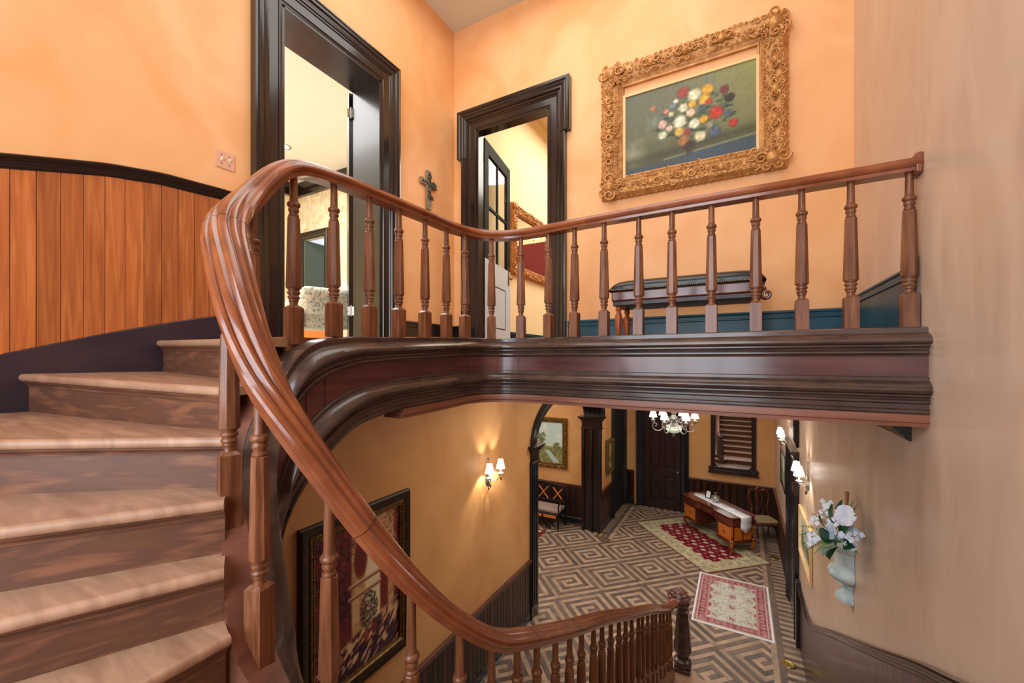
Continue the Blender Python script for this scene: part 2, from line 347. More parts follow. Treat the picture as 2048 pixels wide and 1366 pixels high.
# ------------------------------------------------------------------ stair path (well string / handrail line)
# x, y, string top z, rail underside z, vertical stretch of the string
PATH = [(.80, 2.755, .152, .921, 1), (.3, 2.75, .152, .919, 1), (-.4, 2.77, .152, .922, 1), (-1.0, 2.80, .152, .925, 1), (-1.33, 2.825, .152, .925, 1), (-1.58, 2.79, .152, .922, 1), (-1.75, 2.66, .152, .92, 1),
        (-1.815, 2.44, .152, .915, 1), (-1.815, 2.1, .14, .905, 1), (-1.81, 1.63, .118, .89, 1.0), (-1.81, 1.40, .108, .88, 1.12), (-1.805, 1.18, .06, .835, 1.42), (-1.785, .99, -.158, .64, 1.5),
        (-1.70, .85, -.34, .47, 1.5), (-1.56, .78, -.54, .28, 1.5), (-1.35, .765, -.93, -.10, 1.5), (-1.177, .885, -1.29, -.45, 1.45), (-1.0, 1.083, -1.62, -.83, 1.35), (-.935, 1.28, -1.80, -1.06, 1.25),
        (-.916, 1.48, -1.95, -1.226, 1.15), (-.90, 1.68, -2.07, -1.335, 1.1), (-.895, 1.88, -2.17, -1.436, 1.1), (-.873, 2.28, -2.38, -1.62, 1.1), (-.863, 2.9, -2.69, -1.90, 1.1), (-.839, 3.5, -2.97, -2.19, 1.1),
        (-.81, 4.3, -3.35, -2.57, 1.1), (-.77, 5.3, -3.80, -3.075, 1.1), (-.755, 5.55, -3.92, -3.16, 1.1)]
S = catmull(PATH, .028)
S = [np.array(p) for p in S]
def normals(S):
    out = []
    for i in range(len(S)):
        t = S[min(i + 1, len(S) - 1)][:2] - S[max(i - 1, 0)][:2]; t = t / np.linalg.norm(t)
        out.append(Vector((-t[1], t[0], 0)))        # to the left of travel = towards the well? fixed below
    return out
NR = [-n for n in normals(S)]
# travelling from the right wall to -x the well lies at smaller y: left of travel
if NR[0].y > 0: NR = [-n for n in NR]
UPZ = Vector((0, 0, 1))
def string_sweep(name, prof, m, parent, i0=0, i1=None, kmin=False):
    i1 = i1 or len(S); fr = []; ks = []
    for i in range(i0, i1):
        p = S[i]; fr.append((Vector((p[0], p[1], p[2])), NR[i], UPZ * 1.0)); ks.append(p[4])
    return MB().sweep(fr, lambda j: [(u, v * ks[j]) for u, v in prof]).build(name, m, parent, smooth=28)
stair = thing('staircase', 'curved wooden staircase with worn treads winding from the ground hall to the landing', 'staircase')
string_sweep('upper_moulding', [(-.027, 0), (.095, 0), (.11, -.006), (.11, -.028), (.118, -.031), (.13, -.036), (.15, -.047), (.162, -.06), (.164, -.07), (.158, -.079), (.135, -.086), (.135, -.093), (.124, -.1), (.119, -.112), (.128, -.118), (.130, -.126), (.118, -.134), (.114, -.142), (-.027, -.142)], 'maho_m', stair)
string_sweep('fascia_panel', [(-.026, -.141), (.112, -.141), (.112, -.241), (-.026, -.241)], 'maho', stair)
string_sweep('lower_moulding', [(-.027, -.239), (.12, -.239), (.126, -.243), (.126, -.258), (.132, -.262), (.146, -.27), (.162, -.288), (.166, -.302), (.16, -.316), (.14, -.325), (.14, -.332), (.13, -.338), (.127, -.347), (.136, -.353), (.136, -.362), (.122, -.37), (.122, -.392), (.132, -.397), (.132, -.41), (.12, -.416), (.12, -.421), (-.027, -.421)], 'maho_m', stair)
istr = min(i for i in range(len(S)) if S[i][1] < 1.10)
def backoff(i):
    z = S[i][2]
    if z > -.60: return .027
    if z > -1.7: return .027 + .051 * min(1, (-.60 - z) / .33)
    return max(.045, .078 - .033 * (-1.7 - z) / .5)
fr = []
for i in range(istr, len(S)): fr.append((Vector(S[i][:3]), NR[i], UPZ))
MB().sweep(fr, lambda j: [(-backoff(istr + j), .003), (.05, .003), (.05, -.43 * S[istr + j][4]), (-backoff(istr + j), -.43 * S[istr + j][4])]).build('inner_string', 'string', stair, smooth=28)
iend = min(i for i in range(len(S)) if S[i][1] < 1.75)
string_sweep('soffit_board', [(-.027, -.419), (.124, -.419), (.126, -.425), (.126, -.455), (.117, -.46), (.117, -.478), (-.027, -.478)], 'maho_l', stair, 0, iend)
# thin dark butt joints in the fascia
for px in (935, 1011, 1038, 650, 612):
    b = MB()
    j = min(range(len(S)), key=lambda i: abs(1024 + F * ((S[i][0] + NR[i].x * .112) * CS + (S[i][1] + NR[i].y * .112) * SN) / (-(S[i][0] + NR[i].x * .112) * SN + (S[i][1] + NR[i].y * .112) * CS) - px) + (9e3 if i > iend + 40 else 0))
    p = S[j]; k = p[4]; o = Vector(p[:3]); nn = NR[j]; t = nn.cross(UPZ)
    b.sweep([(o + t * e, nn, UPZ) for e in (-.0015, .0015)], [(.112, -.142 * k), (.1135, -.142 * k), (.1135, -.24 * k), (.112, -.24 * k)])
    b.build('joint', 'blackpl', stair, smooth=0)

# ------------------------------------------------------------------ treads and risers
def inside(x, y):
    if y >= CCY: return XA + .012 < x < XR - .012
    return (x - CCX) ** 2 + (y - CCY) ** 2 < (CCR - .012) ** 2
def extend(p, d, m=6):
    q = Vector(p); st = .01
    for _ in range(int(m / st)):
        n = q + Vector(d) * st
        if not inside(n.x, n.y): break
        q = n
    return q
NOS = []   # (inner point, outer point, z inner, z outer)
def nose(pa, pb, za, zb):
    a = Vector((pa[0], pa[1])); q = Vector((pb[0], pb[1])); d = (q - a).normalized()
    NOS.append((a - d * .014, extend(q, d) if inside(q.x, q.y) else q, za, zb, d))
def at(px, py, z): v = onZ(px, py, z); return (v.x, v.y)
NOS.append((Vector((-1.78, 1.0)), Vector((XA + .012, 1.13)), .088, .108, (Vector((XA, 1.13)) - Vector((-1.78, 1.0))).normalized()))
nose(at(437, 775, -.11), (-3.05, .59), -.11, -.075)
nose(at(437, 876, -.285), at(0, 874, -.26), -.285, -.25)
nose(at(437, 1003, -.47), at(0, 1044, -.445), -.47, -.44)
nose(at(437, 1141.5, -.655), at(0, 1232, -.635), -.655, -.63)
nose(at(453, 1274.6, -.83), at(266, 1366, -.815), -.83, -.81)
CW = Vector((-1.37, 1.13))
for i, (ang, z) in enumerate([(108, -1.0), (126, -1.2), (144, -1.4), (162, -1.6), (180, -1.80)]):
    d = Vector((-math.cos(R(ang)), -math.sin(R(ang)))); p = CW + d * .47
    NOS.append((p, extend(p, d), z, z, d))
for i in range(1, 14):
    y = 1.13 + .322 * i; z = -1.80 - .1715 * i
    NOS.append((Vector((-.90 + .025 * max(0, y - 2) , y)), Vector((XR - .012, y)), z, z, Vector((1, 0))))
TT = .036
for k in range(len(NOS)):
    a, q, za, zo, d = NOS[k]
    side = Vector((-d.y, d.x))                      # down-stairs direction
    # down-stair side: towards next nosing
    ref = (NOS[k + 1][0] + NOS[k + 1][1]) / 2 if k + 1 < len(NOS) else (a + q) / 2 + Vector((0, 1))
    if (ref - (a + q) / 2).dot(side) < 0: side = -side
    L_ = (q - a).length
    zf = lambda p, a=a, q=q, za=za, zo=zo, L_=L_: za + (zo - za) * max(-.1, min(1.2, (Vector((p[0], p[1])) - a).dot((q - a).normalized()) / L_))
    if k > 0:
        pa, pq = NOS[k - 1][0], NOS[k - 1][1]; pside = Vector((-NOS[k - 1][4].y, NOS[k - 1][4].x))
        if ((a + q) / 2 - (pa + pq) / 2).dot(pside) < 0: pside = -pside
        back_a, back_q = pa - pside * .045, pq - pside * .045
        extra = []
        if k <= 10:   # follow the curved outer wall between the two lines
            a0 = math.atan2(q.y - CCY, q.x - CCX); a1 = math.atan2(pq.y - CCY, pq.x - CCX)
            if q.y < CCY - .02:
                if a1 > 0: a1 -= 2 * math.pi
                if pq.y >= CCY: a1 = -math.pi
                for t in range(1, 8):
                    aa = a0 + (a1 - a0) * t / 8; extra.append((CCX + (CCR - .012) * math.cos(aa), CCY + (CCR - .012) * math.sin(aa)))
                if k == 10 and False: extra = []
        poly = [tuple(a), tuple(q)] + extra + [tuple(back_q), tuple(back_a)]
    else:
        poly = [tuple(a), tuple(q), (XA + .012, 1.2), (-1.8, 1.15)]
    # rounded nose: slab plus swept half round
    sh = [tuple(Vector(p) - side * .016) if i < 2 else p for i, p in enumerate(poly)]
    t = MB().prism(sh, lambda p: zf(p) - TT, zf)
    prof = [(0, 0), (.010, -.002), (.016, -.008), (.018, -.018), (.016, -.028), (.010, -.034), (0, -.036)]
    A3 = Vector((a.x, a.y, za)) - Vector((side.x, side.y, 0)) * .017; Q3 = Vector((q.x, q.y, zo)) - Vector((side.x, side.y, 0)) * .017
    s3 = Vector((side.x, side.y, 0))
    t.sweep([(A3, s3, UPZ), (Q3, s3, UPZ)], prof)
    t.build('tread', 'tread', stair, smooth=40)
    # riser and scotia below
    znext = (NOS[k + 1][2], NOS[k + 1][3]) if k + 1 < len(NOS) else (G, G)
    r = MB(); sb = -.032
    v = []
    for P, zt, zn in ((a, za, znext[0]), (q, zo, znext[1])):
        for e in (sb, sb - .018):
            v += [Vector((P.x + side.x * e, P.y + side.y * e, zt - TT)), Vector((P.x + side.x * e, P.y + side.y * e, zn - .03))]
    r.add(v, [(0, 1, 5, 4), (2, 6, 7, 3), (0, 4, 6, 2), (1, 3, 7, 5), (0, 2, 3, 1), (4, 5, 7, 6)])
    r.build('riser', 'riser', stair, smooth=0)
    c = MB(); o1 = Vector((a.x, a.y, za - TT)) + s3 * sb; o2 = Vector((q.x, q.y, zo - TT)) + s3 * sb
    c.sweep([(o1, s3, UPZ), (o2, s3, UPZ)], [(0, 0), (.020, 0), (.019, -.006), (.010, -.012), (.006, -.02), (.006, -.026), (0, -.026)])
    c.build('scotia', 'riser', stair, smooth=40)
# enclosed side of the straight flight down to the floor
sp = [p for p in S if p[1] > 1.3 and p[0] > -1.0 and p[2] < -1]
b = MB(); v = []; f = []
for p in sp:
    z = max(p[2] - .3, G + .02)
    v += [(p[0], p[1], z), (p[0], p[1], G), (p[0] + .05, p[1], z), (p[0] + .05, p[1], G)]
for i in range(len(sp) - 1):
    o = i * 4; f += [(o, o + 1, o + 5, o + 4), (o + 2, o + 6, o + 7, o + 3)]
b.add(v, f); b.build('spandrel_panel', 'maho', stair, smooth=0)
# curtail step at the foot
b = MB(); b.prism([(-.98, 5.3), (XR - .01, 5.3), (XR - .01, 5.64), (-.45, 5.66), (-.55, 5.78), (-.70, 5.83), (-.88, 5.76), (-.98, 5.6)], G - .005, G + .14)
b.build('curtail_riser', 'riser', stair, smooth=30)
b = MB(); b.prism([(-1.01, 5.3), (XR - .01, 5.3), (XR - .01, 5.67), (-.42, 5.69), (-.53, 5.81), (-.70, 5.86), (-.90, 5.79), (-1.01, 5.62)], G + .14, G + .17)
b.build('curtail_tread', 'tread', stair, smooth=30, bevel=.008)

# ------------------------------------------------------------------ railing
railing = thing('stair_railing', 'continuous polished wooden stair and landing railing with turned balusters and fluted handrail', 'railing')
PR = [(0, .075), (.008, .074), (.012, .070), (.015, .063), (.019, .0635), (.026, .066), (.031, .063), (.034, .055), (.037, .050), (.043, .052), (.050, .049), (.055, .040), (.056, .031), (.051, .021), (.043, .015), (.041, .007), (.039, 0)]
PRF = PR + [(-u, v) for u, v in PR[::-1] if u > 0]
fr = []
SR = [Vector((p[0], p[1], p[3])) for p in S]
# ease up into the newel cap
SR = SR + [Vector((-.735, 5.63, -3.165)), Vector((-.70, 5.69, -3.15)), Vector((-.66, 5.74, -3.12))]
for i, p in enumerate(SR):
    t = (SR[min(i + 1, len(SR) - 1)] - SR[max(i - 1, 0)]); t.normalize()
    h = Vector((t.x, t.y, 0)); h.normalize(); nn = Vector((h.y, -h.x, 0))
    if i < len(NR) and nn.dot(NR[i]) < 0: nn = -nn
    if i >= len(NR) and nn.dot(NR[-1]) < 0: nn = -nn
    bb = nn.cross(t)
    if bb.z < 0: bb = -bb
    fr.append((p, nn, bb))
def smoothfr(fr, w=5):
    out = []
    for i in range(len(fr)):
        n = Vector(); b_ = Vector()
        for j in range(max(0, i - w), min(len(fr), i + w + 1)): n += fr[j][1]; b_ += fr[j][2]
        n.normalize(); b_ = (b_ - n * b_.dot(n)).normalized(); out.append((fr[i][0], n, b_))
    return out
fr = smoothfr(fr)
def wid(i):
    y = SR[i].y; x = SR[i].x
    k = 1.04 + (.26 * max(0, min(1, (1.3 - y) / .35)) * max(0, min(1, (SR[i].z + .9) / .6)) if i > iend else 0) + (.10 if SR[i].z < -1.0 else 0) * min(1, (-1.0 - SR[i].z) / .4)
    return k
MB().sweep(fr, lambda i: [(u * wid(i), v * (1 + (wid(i) - 1) * .6)) for u, v in PRF]).build('handrail', 'rail', railing, smooth=24)
for q in (-1.62, -.58, .47):      # glued joints of the wreathed rail
    j = min(range(iend, len(SR) - 4), key=lambda i: abs(SR[i].z - q)); o_, n_, b_ = fr[j]; t_ = n_.cross(b_)
    MB().sweep([(o_ + t_ * e, n_, b_) for e in (-.0011, .0011)], [(u * wid(j) * 1.006, v * (1 + (wid(j) - 1) * .6) * 1.006) for u, v in PRF]).build('rail_joint', 'blackpl', railing, smooth=0)
b = MB(); b.box((XR - .03, 2.70, .905), (XR + .0, 2.815, 1.005)); b.build('wall_rosette', 'rail', railing, bevel=.008)

def baluster_mb(top, down, w=.061):
    # z = 0 at centre of the large upper ring
    m = MB(); h = w / 2
    m.box((-h, -h, -.645 - down), (h, h, -.478))
    m.add([(-h, -h, -.478), (h, -h, -.478), (h, h, -.478), (-h, h, -.478), (-.019, -.019, -.466), (.019, -.019, -.466), (.019, .019, -.466), (-.019, .019, -.466)], [(0, 1, 5, 4), (1, 2, 6, 5), (2, 3, 7, 6), (3, 0, 4, 7), (4, 5, 6, 7)])
    m.lathe([(.019, -.47), (.017, -.46), (.0175, -.45), (.021, -.446), (.0215, -.441), (.021, -.437), (.0245, -.434), (.026, -.429), (.0245, -.424), (.0215, -.421), (.022, -.415), (.0265, -.412), (.028, -.406), (.0265, -.401), (.022, -.398), (.023, -.393), (.0275, -.391), (.028, -.387), (.026, -.384)], 18)
    ro = .0315 / math.cos(math.pi / 8)
    m.lathe([(.0305 / math.cos(math.pi / 8), -.386), (ro, -.38), (.0245 / math.cos(math.pi / 8), -.06), (.0235, -.057)], 8, math.pi / 8)
    m.lathe([(.019, -.058), (.0225, -.054), (.0225, -.047), (.0185, -.043), (.019, -.036), (.0225, -.03), (.0235, -.023), (.021, -.016), (.0205, -.013), (.0255, -.009), (.0285, -.003), (.0285, .004), (.025, .010), (.0195, .014), (.0185, .02), (.0175, .03), (.0155, top)], 18)
    return m
LAND = [(1816, .923), (1703, .922), (1600, .919), (1507, .917), (1422, .92), (1345, .922), (1274, .921), (1208, .924), (1148, .927), (1094, .927), (1039, .925), (984, .92), (930, .92), (892, .905), (849, .905), (798, .892), (739, .888), (669, .88), (590, .842)]
def on_path(px):
    best = None
    for i in range(iend + 40):
        p = S[i]; d = -p[0] * SN + p[1] * CS; q = 1024 + F * (p[0] * CS + p[1] * SN) / d
        if best is None or abs(q - px) < best[0]: best = (abs(q - px), i)
    return best[1]
def ang(i):
    return math.atan2(NR[i].y, NR[i].x)
proto = {}
def put(kind, x, y, ringz, rot):
    if kind not in proto:
        top, down = {'landing': (.15, .0), 'stair': (.17, .16), 'long': (.235, .16)}[kind]
        o = baluster_mb(top, down).build('baluster', 'bal', railing, smooth=32, bevel=0); proto[kind] = o
        o.location = (x, y, ringz); o.rotation_euler = (0, 0, rot)
    else: o = inst(proto[kind], railing, (x, y, ringz), (0, 0, rot))
    return o
for px, zt in LAND:
    i = on_path(px); p = S[i]; put('landing', p[0], p[1], p[3] - .125, ang(i))
for (x, y, rz, kind) in [(-1.785, .985, .487, 'stair'), (-1.56, .782, .143, 'stair'), (-1.352, .768, -.256, 'stair'), (-1.177, .892, -.654, 'long'), (-.997, 1.083, -1.033, 'long')]:
    i = min(range(len(S)), key=lambda i: (S[i][0] - x) ** 2 + (S[i][1] - y) ** 2 + (0 if S[i][3] > -5 else 9)); put(kind, x, y, rz, ang(i) + (0 if x < -1.7 else 0))
for px in (920, 983, 1034, 1073.6, 1109, 1139, 1163, 1186, 1204, 1221.5, 1237, 1251.5, 1263.5, 1276, 1285, 1295, 1304, 1312, 1320, 1327, 1334, 1340):
    j = None
    for i in range(len(S)):
        p = S[i]
        if p[1] < 1.2 or p[2] > -1.6: continue
        d = -p[0] * SN + p[1] * CS; q = 1024 + F * (p[0] * CS + p[1] * SN) / d
        if j is None or abs(q - px) < j[0]: j = (abs(q - px), i)
    p = S[j[1]]; put('stair' if px > 1000 else 'stair', p[0], p[1], p[3] - (.145 if px > 1000 else .16), ang(j[1]))
# newel
nw = MB(); NX, NY = -.645, 5.75; NS = 1.22
nw.box((-.1, -.1, G + .0), (.1, .1, -3.98)); nw.build('newel_base', 'maho_m', railing, bevel=.006).location = (NX, NY, 0)
nw = MB()
nw.lathe([(.07, -3.98), (.088, -3.965), (.092, -3.93), (.085, -3.9), (.06, -3.88), (.055, -3.86), (.062, -3.85)], 24)
nw.lathe([(.06, -3.85), (.095, -3.76), (.095, -3.74), (.062, -3.30), (.05, -3.29)], 8, math.pi / 8)
nw.lathe([(.05, -3.29), (.066, -3.28), (.066, -3.262), (.048, -3.25), (.05, -3.22), (.07, -3.19), (.075, -3.16), (.07, -3.14)], 24)
nw.build('newel_post', 'maho_m', railing, smooth=32)
bpy.data.objects['newel_post'].location = (NX, NY, 0); bpy.data.objects['newel_post'].scale = (1.2, 1.2, 1)
nw = MB(); nw.lathe([(.06, -3.17), (.09, -3.155), (.112, -3.13), (.118, -3.105), (.108, -3.085), (.098, -3.078), (.094, -3.066), (.088, -3.054), (.074, -3.046), (.066, -3.035), (.060, -3.022), (.046, -3.012), (.034, -3.006), (.026, -2.995), (.014, -2.988), (.001, -2.985)], 28)
nw.build('newel_cap', 'maho', railing, smooth=32)
bpy.data.objects['newel_cap'].location = (NX - .045, NY + .0, 0); bpy.data.objects['newel_cap'].scale = (1.2, 1.15, 1)

# ------------------------------------------------------------------ wainscot on the stair side
def capz(y):
    P = [(CCY, .90), (.537, .965), (.9, 1.069), (1.15, 1.113), (1.47, 1.134), (1.72, 1.14)]
    for (a, za), (c, zc) in zip(P, P[1:]):
        if y <= c: return za + (zc - za) * (y - a) / (c - a)
    return P[-1][1]
def skz(y):
    P = [(CCY, -.055), (.537, .021), (.9, .138), (1.15, .21), (1.47, .29), (1.72, .32)]
    for (a, za), (c, zc) in zip(P, P[1:]):
        if y <= c: return za + (zc - za) * (y - a) / (c - a)
    return P[-1][1]
y = .5638 - .0846 * 3; yb = 1.68
while y < yb - .01:
    y1 = min(y + .0846, yb); g = .0012; th = .016 + random.uniform(-.0015, .0015)
    MB().add([(XA, y + g, skz(y)), (XA + th, y + g, skz(y)), (XA + th, y1 - g, skz(y1)), (XA, y1 - g, skz(y1)), (XA, y + g, capz(y) - .05), (XA + th, y + g, capz(y) - .05), (XA + th, y1 - g, capz(y1) - .05), (XA, y1 - g, capz(y1) - .05)],
        [(0, 3, 2, 1), (4, 5, 6, 7), (0, 1, 5, 4), (1, 2, 6, 5), (2, 3, 7, 6), (3, 0, 4, 7)]).build('plank', 'plank', wall_left, smooth=0, bevel=.0015)
    y += .0846
capprof = [(0, 0), (.05, 0), (.056, -.006), (.054, -.014), (.044, -.02), (.036, -.03), (.034, -.04), (.026, -.046), (.024, -.058), (.018, -.066), (0, -.066)]
def wallframes(pts):   # pts: (x, y, z, nx, ny)
    return [(Vector(p[:3]), Vector((p[3], p[4], 0)), UPZ) for p in pts]
nc = 40; capp = [(XA, yy, capz(yy), 1, 0) for yy in np.linspace(1.70, CCY, 24)]; skp = [(XA, yy, skz(yy), 1, 0) for yy in np.linspace(1.70, CCY, 24)]
for i in range(1, nc + 1):
    a = R(180 + 180 * i / nc); z = .90 + (-.33 - .90) * i / nc
    capp.append((CCX + CCR * math.cos(a), CCY + CCR * math.sin(a), z, -math.cos(a), -math.sin(a)))
    skp.append((CCX + CCR * math.cos(a), CCY + CCR * math.sin(a), z - .955, -math.cos(a), -math.sin(a)))
wa, wb = 24 + int(40 * 54 / 180), 24 + int(40 * 130.5 / 180)
for q0, q1 in ((0, wa), (wb, 24 + nc)):
    MB().sweep(wallframes(capp[q0:q1]), capprof).build('cap_rail', 'black_trim', wall_left, smooth=30)
    MB().sweep(wallframes(skp[q0:q1]), [(0, 0), (.014, 0), (.020, -.006), (.022, -.42), (0, -.42)]).build('skirt_board', 'skirt', wall_left, smooth=30)
# planks round the curve
for i in range(64):
    a0, a1 = 180 + 180 * i / 64 + .05, 180 + 180 * (i + 1) / 64 - .05
    zt = .90 - 1.23 * (i + .5) / 64
    if 53 < a0 - 180 < 130: zt = min(zt, -.62 + .04); 
    pts = [(CCX + r * math.cos(R(a)), CCY + r * math.sin(R(a))) for r, a in ((CCR, a0), (CCR, a1), (CCR - .016, a1), (CCR - .016, a0))]
    MB().prism(pts, zt - 1.0, zt - .04).build('plank', 'plank', wall_front, smooth=0)
# ------------------------------------------------------------------ base boards of the landing
bprof = [(0, 0), (.012, 0), (.03, -.008), (.032, -.02), (.024, -.03), (.022, -.05), (.028, -.056), (.028, -.064), (.018, -.07), (.018, -.38), (0, -.38)]
def base(name, p0, p1, nx, ny, z, m='teal'):
    return struct(MB().sweep([(Vector((*p0, z)), Vector((nx, ny, 0)), UPZ), (Vector((*p1, z)), Vector((nx, ny, 0)), UPZ)], bprof).build(name, m, smooth=30))
base('baseboard_back', (DB[1] + .22, YB), (XR, YB), 0, -1, .40)
base('baseboard_back_left', (XA, YB), (DB[0] - .27, YB), 0, -1, .40, 'black_trim')
base('baseboard_left', (XA, DA[1] + .24), (XA, YB), 1, 0, .40, 'black_trim')
base('baseboard_right', (XR, YB), (XR, 2.86), -1, 0, .475)
struct(MB().box((XR - .04, 2.80, FL), (XR, 2.86, .52)).build('trim_3', 'teal', bevel=.004))
struct(MB().box((XR - .04, YB - .05, FL), (XR - .005, YB, .475)).build('trim_4', 'teal', bevel=.004))

# ------------------------------------------------------------------ door casings
CP = [(0, 0), (0, .022), (.016, .026), (.022, .034), (.03, .034), (.034, .026), (.10, .026), (.106, .034), (.118, .036), (.124, .046), (.14, .05), (.15, .044), (.162, .046), (.172, .062), (.19, .066), (.2, .060), (.206, .066), (.22, .064), (.22, 0)]
def casing(name, a0, a1, top, bot, to3, scale=1, m='black_trim', parent=None):
    pr = [(o * scale, p) for o, p in CP]
    o = MB().frame([(a0, bot, -1, 0), (a0, top, -1, 1), (a1, top, 1, 1), (a1, bot, 1, 0)], pr, to3).build(name, m, parent, smooth=28)
    return o
d1 = struct(casing('door_1', DA[0], DA[1], DA[2], FL, lambda a, z, p: (XA + p, a, z)))
b = MB(); t = .02   # jamb lining
b.box((X0, DA[0] - .0, FL), (XA + .02, DA[0] + t, DA[2])); b.box((X0, DA[1] - t, FL), (XA + .02, DA[1], DA[2])); b.box((X0, DA[0], DA[2] - t), (XA + .02, DA[1], DA[2]))
b.build('jamb', 'jamb', d1, smooth=0)
# door leaf standing open into the bedroom
def hinge(parent, mx, m='steel'):
    h = MB(); h.lathe([(.006, -.055), (.008, -.05), (.006, -.048), (.006, .048), (.008, .05), (.003, .06)], 8, mx=mx); h.box((-.035, -.002, -.045), (.035, .002, .045), mx)
    return h.build('hinge', m, parent)
dirA = Vector((-.79, .62, 0)).normalized()
mxA = Matrix.Translation((X0 - .03, DA[1] - .02, FL)) @ Matrix.Rotation(math.atan2(dirA.y, dirA.x), 4, 'Z')
b = MB(); b.box((0, -.022, .01), (.96, .022, 2.59), mxA); lf = b.build('leaf', 'blackpl', d1, bevel=.003)
for z in (.38, 2.38): hinge(d1, Matrix.Translation((X0 - .012, DA[1] - .035, FL + z)) @ Matrix.Rotation(R(35), 4, 'Z'))
d2 = struct(casing('door_2', DB[0], DB[1], DB[2], FL, lambda a, z, p: (a, YB - p, z), .92))
ez = 2.39
b = MB(); o3 = lambda a, z, p: (a, YB - p, z)
b.frame([(DB[0] - .12, ez, -1, 0), (DB[0] - .12, DB[2] + .12, -1, 1), (DB[1] + .12, DB[2] + .12, 1, 1), (DB[1] + .12, ez, 1, 0)], [(0, .0), (.02, .05), (.03, .062), (.05, .064), (.06, .074), (.08, .078), (.09, .072), (.10, .082), (.125, .084), (.135, .074), (.135, 0)], o3)
b.build('ear_moulding', 'black_trim', d2, smooth=28)
b = MB(); b.box((DB[0], YB - .02, FL), (DB[0] + .02, YB + .1, DB[2])); b.box((DB[1] - .015, YB - .02, FL), (DB[1], YB + .1, DB[2])); b.box((DB[0], YB - .02, DB[2] - .015), (DB[1], YB + .1, DB[2]))
b.build('jamb', 'black_trim', d2, smooth=0)
# glazed leaf: pixel-fitted hinge and free edge
H1 = Vector((DB[0] + .01, YB + .10, 0)); H2 = Vector((-2.87, 5.10, 0)); dd = (H2 - H1); LW = dd.length
mxB = Matrix.Translation(H1) @ Matrix.Rotation(math.atan2(dd.y, dd.x), 4, 'Z')
z0, z1 = FL + .01, 2.67; th = .022; gz = 1.22
b = MB()
b.box((0, -th, z0), (.13, th, z1), mxB); b.box((LW - .13, -th, z0), (LW, th, z1), mxB); b.box((.13, -th, z1 - .15), (LW - .13, th, z1), mxB)
b.box((LW / 2 - .02, -.014, gz), (LW / 2 + .02, .014, z1 - .15), mxB); b.box((.13, -.014, 1.86), (LW - .13, .014, 1.90), mxB)
b.build('door_leaf', 'door_grey', d2, bevel=.003)
b = MB(); b.box((.13, -th + .001, z0), (LW - .13, th, z0 + .2), mxB); b.box((.13, -th + .001, gz - .22), (LW - .13, th, gz), mxB); b.box((.13, -.008, z0 + .2), (LW - .13, .008, gz - .22), mxB)
b.box((.22, -.016, z0 + .3), (LW - .22, .016, gz - .32), mxB); b.box((.0, -th - .002, z0), (LW, -th, gz), mxB); b.build('lock_panel', 'door_pale', d2, bevel=.003)  # pale blue tone over the lower half of the leaf
b = MB()
for zz in (z0 + .28, gz - .3): b.box((.2, -th - .006, zz), (LW - .2, -th - .002, zz + .008), mxB)
for xx in (.2, LW - .208): b.box((xx, -th - .006, z0 + .28), (xx + .008, -th - .002, gz - .292), mxB)
b.build('panel_bead', 'blackpl', d2)
for k, (a_, c_) in enumerate(((.13, LW / 2 - .02), (LW / 2 + .02, LW - .13))):
    for za, zb in ((gz, 1.86), (1.90, z1 - .15)): MB().box((a_, -.002, za), (c_, .002, zb), mxB).build('pane', 'glass', d2, smooth=0)
b = MB(); b.box((LW - .10, -th - .006, 1.02), (LW - .05, -th - .002, 1.26), mxB); b.ball((0, 0, 0), .026, mx=mxB @ Matrix.Translation((LW - .075, -th - .04, 1.12))); b.build('latch', 'brass', d2)
for z in (.38, 2.42): hinge(d2, Matrix.Translation((DB[0] + .015, YB + .085, z)) @ Matrix.Rotation(R(80), 4, 'Z'), 'brass')
# bedroom far door
d3 = struct(casing('door_3', DC[0], DC[1], DC[2], FL, lambda a, z, p: (a, 5.4 - p, z), .6))
b = MB(); b.box((DC[0], 5.4, FL), (DC[0] + .03, 5.9, DC[2])); b.box((DC[1] - .03, 5.4, FL), (DC[1], 5.5, DC[2])); b.box((DC[0] + .36, 5.62, FL), (DC[1], 5.66, DC[2] - .1)); b.box((DC[0] + .5, 5.60, FL + .2), (DC[1] - .1, 5.62, 1.9)); b.build('leaf', 'door_green', d3, bevel=.004)
# ------------------------------------------------------------------ ground hall: parquet
TS = .62          # half diagonal of a parquet square
SIDE = TS * math.sqrt(2); NRG = 6; SW = SIDE / (2 * NRG)
pm = {}
def strip(ring, dark, parent, x, y, rot):
    key = (ring, dark); L_ = SIDE - 2 * ring * SW - SW; g = .0012
    if key not in pm:
        h = MB(); a, c, t = L_ / 2 - g, SW / 2 - g, .012
        h.add([(-a, -c, 0), (a, -c, 0), (a, c, 0), (-a, c, 0), (-a + .001, -c + .001, t), (a - .001, -c + .001, t), (a - .001, c - .001, t), (-a + .001, c - .001, t)], [(0, 1, 5, 4), (1, 2, 6, 5), (2, 3, 7, 6), (3, 0, 4, 7), (4, 5, 6, 7)])
        o = h.build('parquet_strip', 'darkwood' if dark else 'lightwood', parent, smooth=0); pm[key] = o; o.location = (x, y, G - .012); o.rotation_euler = (0, 0, rot); return
    inst(pm[key], parent, (x, y, G - .012), (0, 0, rot))
def proj(x, y, z):
    d = -x * SN + y * CS
    if d < .1: return (-999, -999, 9)
    return (1024 + F * (x * CS + y * SN) / d, HZ - F * z / d, d)
tiles = []
for i in range(-9, 8):
    for j in range(-14, 10):
        if (i + j) % 2: continue
        cx, cy = -2.18 + TS * (i + 1), 8.548 + TS * j
        tiles.append((cx, cy))
X0F, X1F = -7.9, .36
strips = []
